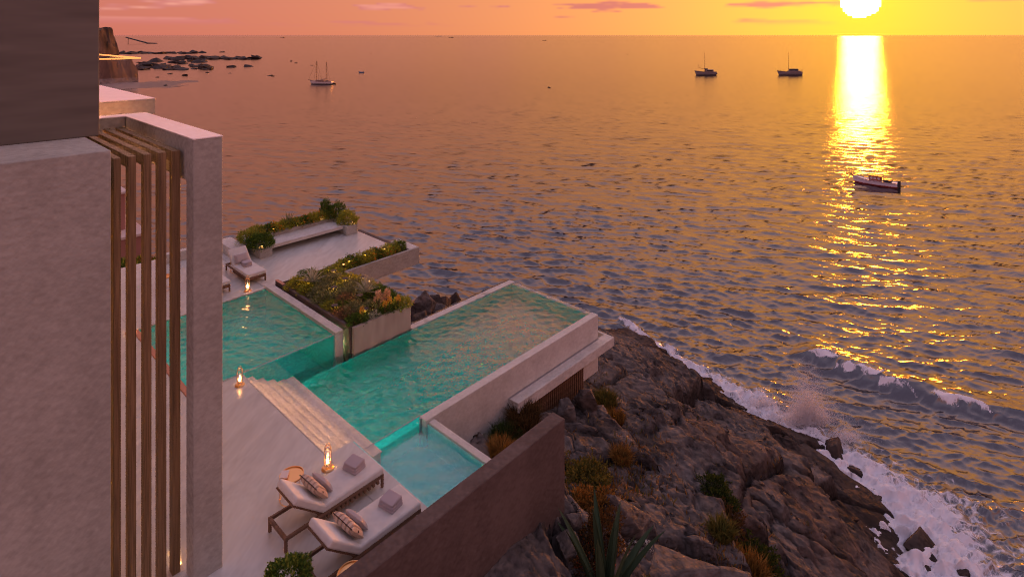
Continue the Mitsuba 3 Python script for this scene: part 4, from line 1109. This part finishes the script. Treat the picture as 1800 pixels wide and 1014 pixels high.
part(h, 'roof_edge', cat_([box((hx - 6.2, hy + 1.45, -.89), (hx - .75, hy + 1.75, -.72), .02), box((hx - 1.05, hy + 1.755, -.89), (hx - .75, hy + 5.9, -.72), .02), box((hx - 6.2, hy + 5.6, -.89), (hx - 1.06, hy + 5.9, -.72), .02)]), 'house_trim')
part(h, 'roof', box((hx - 6.1, hy + 1.76, -.885), (hx - 1.07, hy + 5.59, -.80), 0), 'house_pink')

# headland, beach, reef
def headland(name, label, c_r, c_d, w, dep, hgt, seed):
    n_ = 150
    u, vv_ = np.meshgrid(np.linspace(-1, 1, n_), np.linspace(-1, 1, 70), indexing='ij')
    k = np.clip(1.0 - np.maximum(np.abs(u), np.abs(vv_)), 0, 1)
    p3 = np.stack([u * w / hgt * 2.2, vv_ * dep / hgt * 2.2, 0 * u], -1)
    crag = np.abs(nfbm(p3 * 1.6, 5, seed) - .5) * 2
    hh = hgt * np.clip((k + (nfbm(p3, 4, seed + 4) - .5) * .22 * np.clip(k / .05, 0, 1)) / np.where(np.abs(u) > np.abs(vv_), .06, .55), 0, 1) ** .6 * (.86 + .22 * nfbm(p3 * .5, 4, seed + 1) - .22 * crag) - 1.0
    X = RD((c_r + u * w + (nfbm(p3 * 2, 3, seed + 7) - .5) * hgt * .06).ravel(), (c_d + vv_ * dep + (nfbm(p3 * 2, 3, seed + 8) - .5) * hgt * .12).ravel(), (SEA + hh).ravel())
    struct(name, (X, grid_faces(n_, 70)[:, ::-1]), 'headland_rock', label, 30)


headland('headland', 'brown rock headland standing above the reef behind the villa', -512, 640, 66, 18, 33, 3)
headland('rock_bank', 'brown rocky bank seen through the glass balustrade', -217, 262, 42, 9, 12.5, 9)
bx_, by_ = np.meshgrid(np.linspace(-1, 1, 40), np.linspace(-1, 1, 40), indexing='ij')
bh = .30 * (1 - np.sqrt(bx_ ** 2 + by_ ** 2) * 1.0) + .45 * (nfbm(np.stack([bx_ * 3, by_ * 3, 0 * bx_], -1), 3, 2) - .5)
struct('beach', (RD((-158 + bx_ * 20).ravel(), (246 + by_ * 26).ravel(), (SEA + bh).ravel()), grid_faces(40, 40)[:, ::-1]), 'sand', 'wet grey sand bar in the shallows near the reef', True)
r_ = np.random.default_rng(31)
reef = []
for i in range(30): reef.append((300 + 150 * i / 29 + r_.normal(0, 3), 103.5 + .9 * math.sin(i) + r_.normal(0, .5), 11 + 9 * r_.random()))
for i in range(46): reef.append((243 + 125 * r_.random() ** 1.3, 108 + 15 * r_.random(), 9 + 11 * r_.random()))
for i in range(16): reef.append((214 + 125 * i / 15, 94 + r_.normal(0, .5), 9 + 8 * r_.random()))
for px, py, w in [(370, 122, 12), (408, 118, 14), (436, 117, 15), (474, 133, 9), (300, 130, 8), (325, 133, 8), (276, 136, 5), (291, 151, 6), (968, 154, 9), (512, 108, 4), (520, 111, 4), (548, 115, 4), (405, 129, 6), (365, 128, 6), (390, 92, 8), (355, 93, 10), (340, 93, 12), (480, 134, 5)]: reef.append((px, py, w))
REEF = [('dark rock of the long straight reef row ending left of the yacht', 'rocks of the long reef row'), ('dark rock of the dense near reef beside the balcony', 'rocks of the near reef'),
        ('dark rock of the thin far reef row at the headland foot', 'rocks of the far reef row'), ('small dark rock lying scattered in the calm water around the reefs', 'scattered reef rocks')]
for i, (px, py, w) in enumerate(reef):
    row = 0 if i < 30 else 1 if i < 76 else 2 if i < 92 else 3
    d = 21 * F / (py - 63)
    R_ = w * d / F * .62
    x, y = RD((px - 900) * d / F, d)
    solo('reef_rock', rock_mesh((x, y, SEA), (R_ * 1.25, R_, R_ * (.36 + .3 * r_.random())), 500 + i, 2), 'reef_rock',
         'lone dark rock breaking the open water ahead of the pools' if px == 968 else REEF[row][0], 'rock', 28, group=None if px == 968 else REEF[row][1])
cx0, cy0 = RD(-1000, 1524)
cr_t = thing('ruined_pier', 'distant slanting loading ramp rising from the water beside the headland', 'pier')
e0 = RD(-1012, 1524); e1 = RD(-930, 1524)
part(cr_t, 'ramp', tube([[*RD(-1018, 1524), SEA + 17], [*RD(-960, 1524), SEA + 1.5], [*RD(-935, 1524), SEA + .5]], [1.6, 2.0, 1.8], 6), 'hull_dark')
part(cr_t, 'support', tube([[*RD(-1012, 1524), SEA - 1], [*RD(-1012, 1524), SEA + 15]], .7, 6), 'hull_dark')


# ------------------------------------------------------------------ boats
def hull_mesh(L, B, H, draft=.5, sheer=.45, rake=.10, transom=.75, z0=0.0, z1=None, inset=0.0):
    """Bow at +x. A strip of the hull between heights z0 and z1 (fractions of the freeboard); closed by a deck."""
    n, mrow = 26, 7
    s = np.linspace(0, 1, n)
    bw = B / 2 * np.where(s < .5, transom + (1 - transom) * np.sin(np.pi * s), np.cos((s - .5) * np.pi) ** .72)
    bw = np.maximum(bw, .012 * B)
    sh = H * (1 + sheer * (np.abs(s - .38) / .62) ** 2 * np.where(s > .38, 1, .45))
    rows = []
    for j in range(mrow):
        t = j / (mrow - 1)
        z = -draft + (sh + draft) * t
        wf = np.clip(t, .03, 1) ** .38
        x = (s - .5) * L + rake * L * (t - .6) * np.clip((s - .55) / .45, 0, 1) ** 1.5
        rows.append((x, bw * wf, z))
    v = []
    for sgn in (1, -1):
        for x, y, z in rows: v.append(np.stack([x, sgn * y, z], 1))
    v = np.vstack(v)
    f = []
    N = mrow * n
    g_ = grid_faces(mrow, n)
    f.append(g_); f.append(g_[:, ::-1] + N)
    top1, top2 = (mrow - 1) * n + np.arange(n), N + (mrow - 1) * n + np.arange(n)
    f.append(np.stack([top1[:-1], top1[1:], top2[1:], top2[:-1]], 1))
    st1, st2 = np.arange(mrow) * n, N + np.arange(mrow) * n
    f.append(np.stack([st1[:-1], st1[1:], st2[1:], st2[:-1]], 1))
    m = trimesh.Trimesh(v, np.vstack([np.vstack(f)[:, [0, 1, 2]], np.vstack(f)[:, [0, 2, 3]]]), process=True)
    m.fix_normals()
    return m, s, bw, sh


def split_z(m, z):
    lo = trimesh.intersections.slice_mesh_plane(m, [0, 0, -1], [0, 0, z])
    hi = trimesh.intersections.slice_mesh_plane(m, [0, 0, 1], [0, 0, z])
    return lo, hi


def boat(name, label, cat, r0, d0, heading, L, B, H, body, bottom, zsplit, scale=1.0):
    """heading: bow direction, degrees from image right."""
    t = thing(name, label, cat)
    x, y = RD(r0, d0)
    M = frame_at(x, y, SEA, heading - math.pi / 2 + AX) @ np.diag([scale, scale, scale, 1])
    m, s, bw, sh = hull_mesh(L, B, H)
    lo, hi = split_z(m, zsplit)
    part(t, 'hull', placed(hi, M), body, 35)
    part(t, 'keel', placed(lo, M), bottom, 35)
    rail = [np.stack([(s - .5) * L + .10 * L * .4 * np.clip((s - .55) / .45, 0, 1) ** 1.5, sg * bw, sh + .02], 1) for sg in (1, -1)]
    part(t, 'gunwale', placed(cat_([tube(q_, .012 * L * .6, 5) for q_ in rail]), M), 'mast_wood')
    return t, M


t, M = boat('yacht', 'white two masted yacht anchored in the bay', 'yacht', -82.8, 251, math.pi - .12, 9.8, 2.7, 1.15, 'hull_white', 'hull_dark', .35)
part(t, 'cabin', placed(cat_([box((-1.2, -.8, 1.2), (2.4, .8, 1.85), .08), box((-3.3, -.7, 1.2), (-2.0, .7, 1.7), .08)]), M), 'sail_cloth')
for xx, hh in ((2.1, 10.2), (-2.2, 10.0)):
    part(t, 'mast', placed(tube([[xx, 0, 1.1], [xx, 0, hh]], [.12, .09], 6), M), 'mast_wood')
part(t, 'boom', placed(tube([[-2.2, 0, 2.3], [.2, 0, 2.1]], .14, 6), M), 'sail_cloth')
part(t, 'bowsprit', placed(tube([[4.6, 0, 1.7], [6.0, 0, 2.0]], .09, 6), M), 'mast_wood')
part(t, 'rigging', placed(cat_([tube([a, b], .035, 4) for a, b in (([2.1, 0, 10], [5.8, 0, 2]), ([2.1, 0, 10], [.6, 1.2, 1.3]), ([2.1, 0, 10], [.2, -1.2, 1.3]), ([-2.2, 0, 9.9], [-3.4, 1.0, 1.3]), ([-2.2, 0, 9.9], [-3.4, -1.0, 1.3]), ([2.1, 0, 9.9], [3.0, 1.0, 1.3]))]), M), 'dark_metal')
t, M = boat('dinghy', 'tiny dark dinghy towed behind the two masted yacht', 'dinghy', -77.6, 251.5, math.pi, 2.0, 1.0, .45, 'hull_dark', 'hull_dark', .1)
part(t, 'tow_rope', placed(tube([[1.0, 0, .4], [2.4, 0, .25], [3.6, 0, .9]], .04, 4), M), 'mast_wood')
t, M = boat('dinghy', 'small dark blue dinghy drifting right of the yacht', 'dinghy', -85.3, 328, math.pi, 3.2, 1.3, .6, 'hull_blue', 'hull_dark', .15)
part(t, 'thwart', placed(box((-.3, -.5, .5), (.1, .5, .62), .01), M), 'mast_wood')
for r0, d0, L, lab, hh, cxx in ((103.5, 309, 11.2, 'white motor boat with one tall mast and folded boom, the left one of the two', 12.0, 0.4), (148.5, 309, 13.0, 'white motor boat with one tall mast and twin cabins, near the sun path', 12.2, .6)):
    t, M = boat('motor_boat', lab, 'boat', r0, d0, math.pi + .05, L, 3.2, 1.7, 'hull_backlit', 'hull_dark', .35)  # white boats, backlit shade painted into the hull colour
    if 'boom' in lab:
        part(t, 'cabin', placed(box((-4.0, -1.2, 1.7), (.2, 1.2, 3.0), .2), M), 'hull_backlit')
        part(t, 'window', placed(box((-3.4, -1.23, 2.2), (-.3, 1.23, 2.75), .02), M), 'glass_dark')
        part(t, 'wheelhouse', placed(box((-1.0, -.9, 3.0), (.6, .9, 3.6), .15), M), 'hull_dark')
        part(t, 'boom', placed(tube([[.9, 0, 3.4], [3.6, 0, 3.9], [3.7, 0, 5.6]], .12, 6), M), 'mast_wood')
        part(t, 'tender', placed(box((-6.2, -.8, .4), (-5.3, .8, 1.3), .25), M), 'hull_dark')
    else:
        for x0, x1 in ((-1.9, .3), (-4.3, -2.2)):
            part(t, 'cabin', placed(box((x0, -1.1, 1.8), (x1, 1.1, 3.4), .3), M), 'hull_dark')
        part(t, 'deck_house', placed(box((-5.4, -1.3, 1.6), (.9, 1.3, 2.3), .15), M), 'hull_backlit')
        part(t, 'railing', placed(cat_([tube([[x0, y0, 2.0], [x0, y0, 3.0]], .05, 4) for x0 in (-6.0, 3.0, 4.5, 5.6) for y0 in (-.7, .7)]), M), 'dark_metal')
        part(t, 'stern_pole', placed(tube([[-6.2, 0, 2.0], [-7.4, 0, 3.4]], .07, 5), M), 'mast_wood')
    part(t, 'mast', placed(tube([[cxx, 0, 1.8], [cxx, 0, hh]], [.12, .06], 6), M), 'mast_wood')
t, M = boat('fishing_boat', 'small pale blue fishing boat with dark red bottom in the sun path', 'boat', 51.2, 81.5, math.pi - .72, 5.0, 1.75, .62, 'hull_pale', 'hull_red', .20, 1.06)
part(t, 'cabin', placed(box((-.75, -.45, .62), (.65, .45, 1.22), .06), M), 'cabin_red')
part(t, 'roof', placed(box((-.85, -.52, 1.225), (.78, .52, 1.30), .03), M), 'cabin_red')
for k in range(3):
    part(t, 'window', placed(box((-.60 + k * .42, -.462, .85), (-.32 + k * .42, .462, 1.12), .01), M), 'hull_white')
part(t, 'hood', placed(box((-1.9, -.5, .66), (-.9, .5, .92), .08), M), 'hull_dark')
part(t, 'stem_post', placed(tube([[2.55, 0, .9], [2.85, 0, 1.18]], .06, 6), M), 'cabin_red')
part(t, 'outboard', placed(box((-2.85, -.15, .1), (-2.52, .15, .95), .04), M), 'hull_dark')
for px, py, w, lab in [(957, 71.5, 7, 'tiny dark ship far out straight ahead near the horizon'), (793, 66.6, 9, 'tiny dark ship far out just right of the low island'), (497, 66.8, 8, 'tiny dark ship far out on the left near the horizon'), (652, 94, 3, 'tiny dark buoy far out above the small dinghy'), (1103, 96, 3, 'tiny dark buoy between the left motor boat and the open sea')]:
    d = 21 * F / (py - 63); L = w * d / F
    t, M = boat('distant_ship' if w > 3 else 'buoy', lab, 'ship' if w > 3 else 'buoy', (px - 900) * d / F, d, math.pi, L, L * .25, L * .07, 'hull_dark', 'hull_dark', L * .01)
    part(t, 'bridge', placed(box((-.30 * L, -.1 * L, .06 * L), (-.1 * L, .1 * L, .17 * L), 0), M), 'hull_dark')
u, vv_ = np.meshgrid(np.linspace(-1, 1, 40), np.linspace(-1, 1, 12), indexing='ij')
ih = 16 * (1 - u ** 2) * (1 - vv_ ** 2) * (.5 + nfbm(np.stack([u * 3, vv_, 0 * u], -1), 3, 6))
struct('island', (RD((-2020 + u * 120).ravel(), (16000 + vv_ * 300).ravel(), (SEA + ih).ravel()), grid_faces(40, 12)[:, ::-1]), 'hull_dark', 'low dark island on the horizon', True)
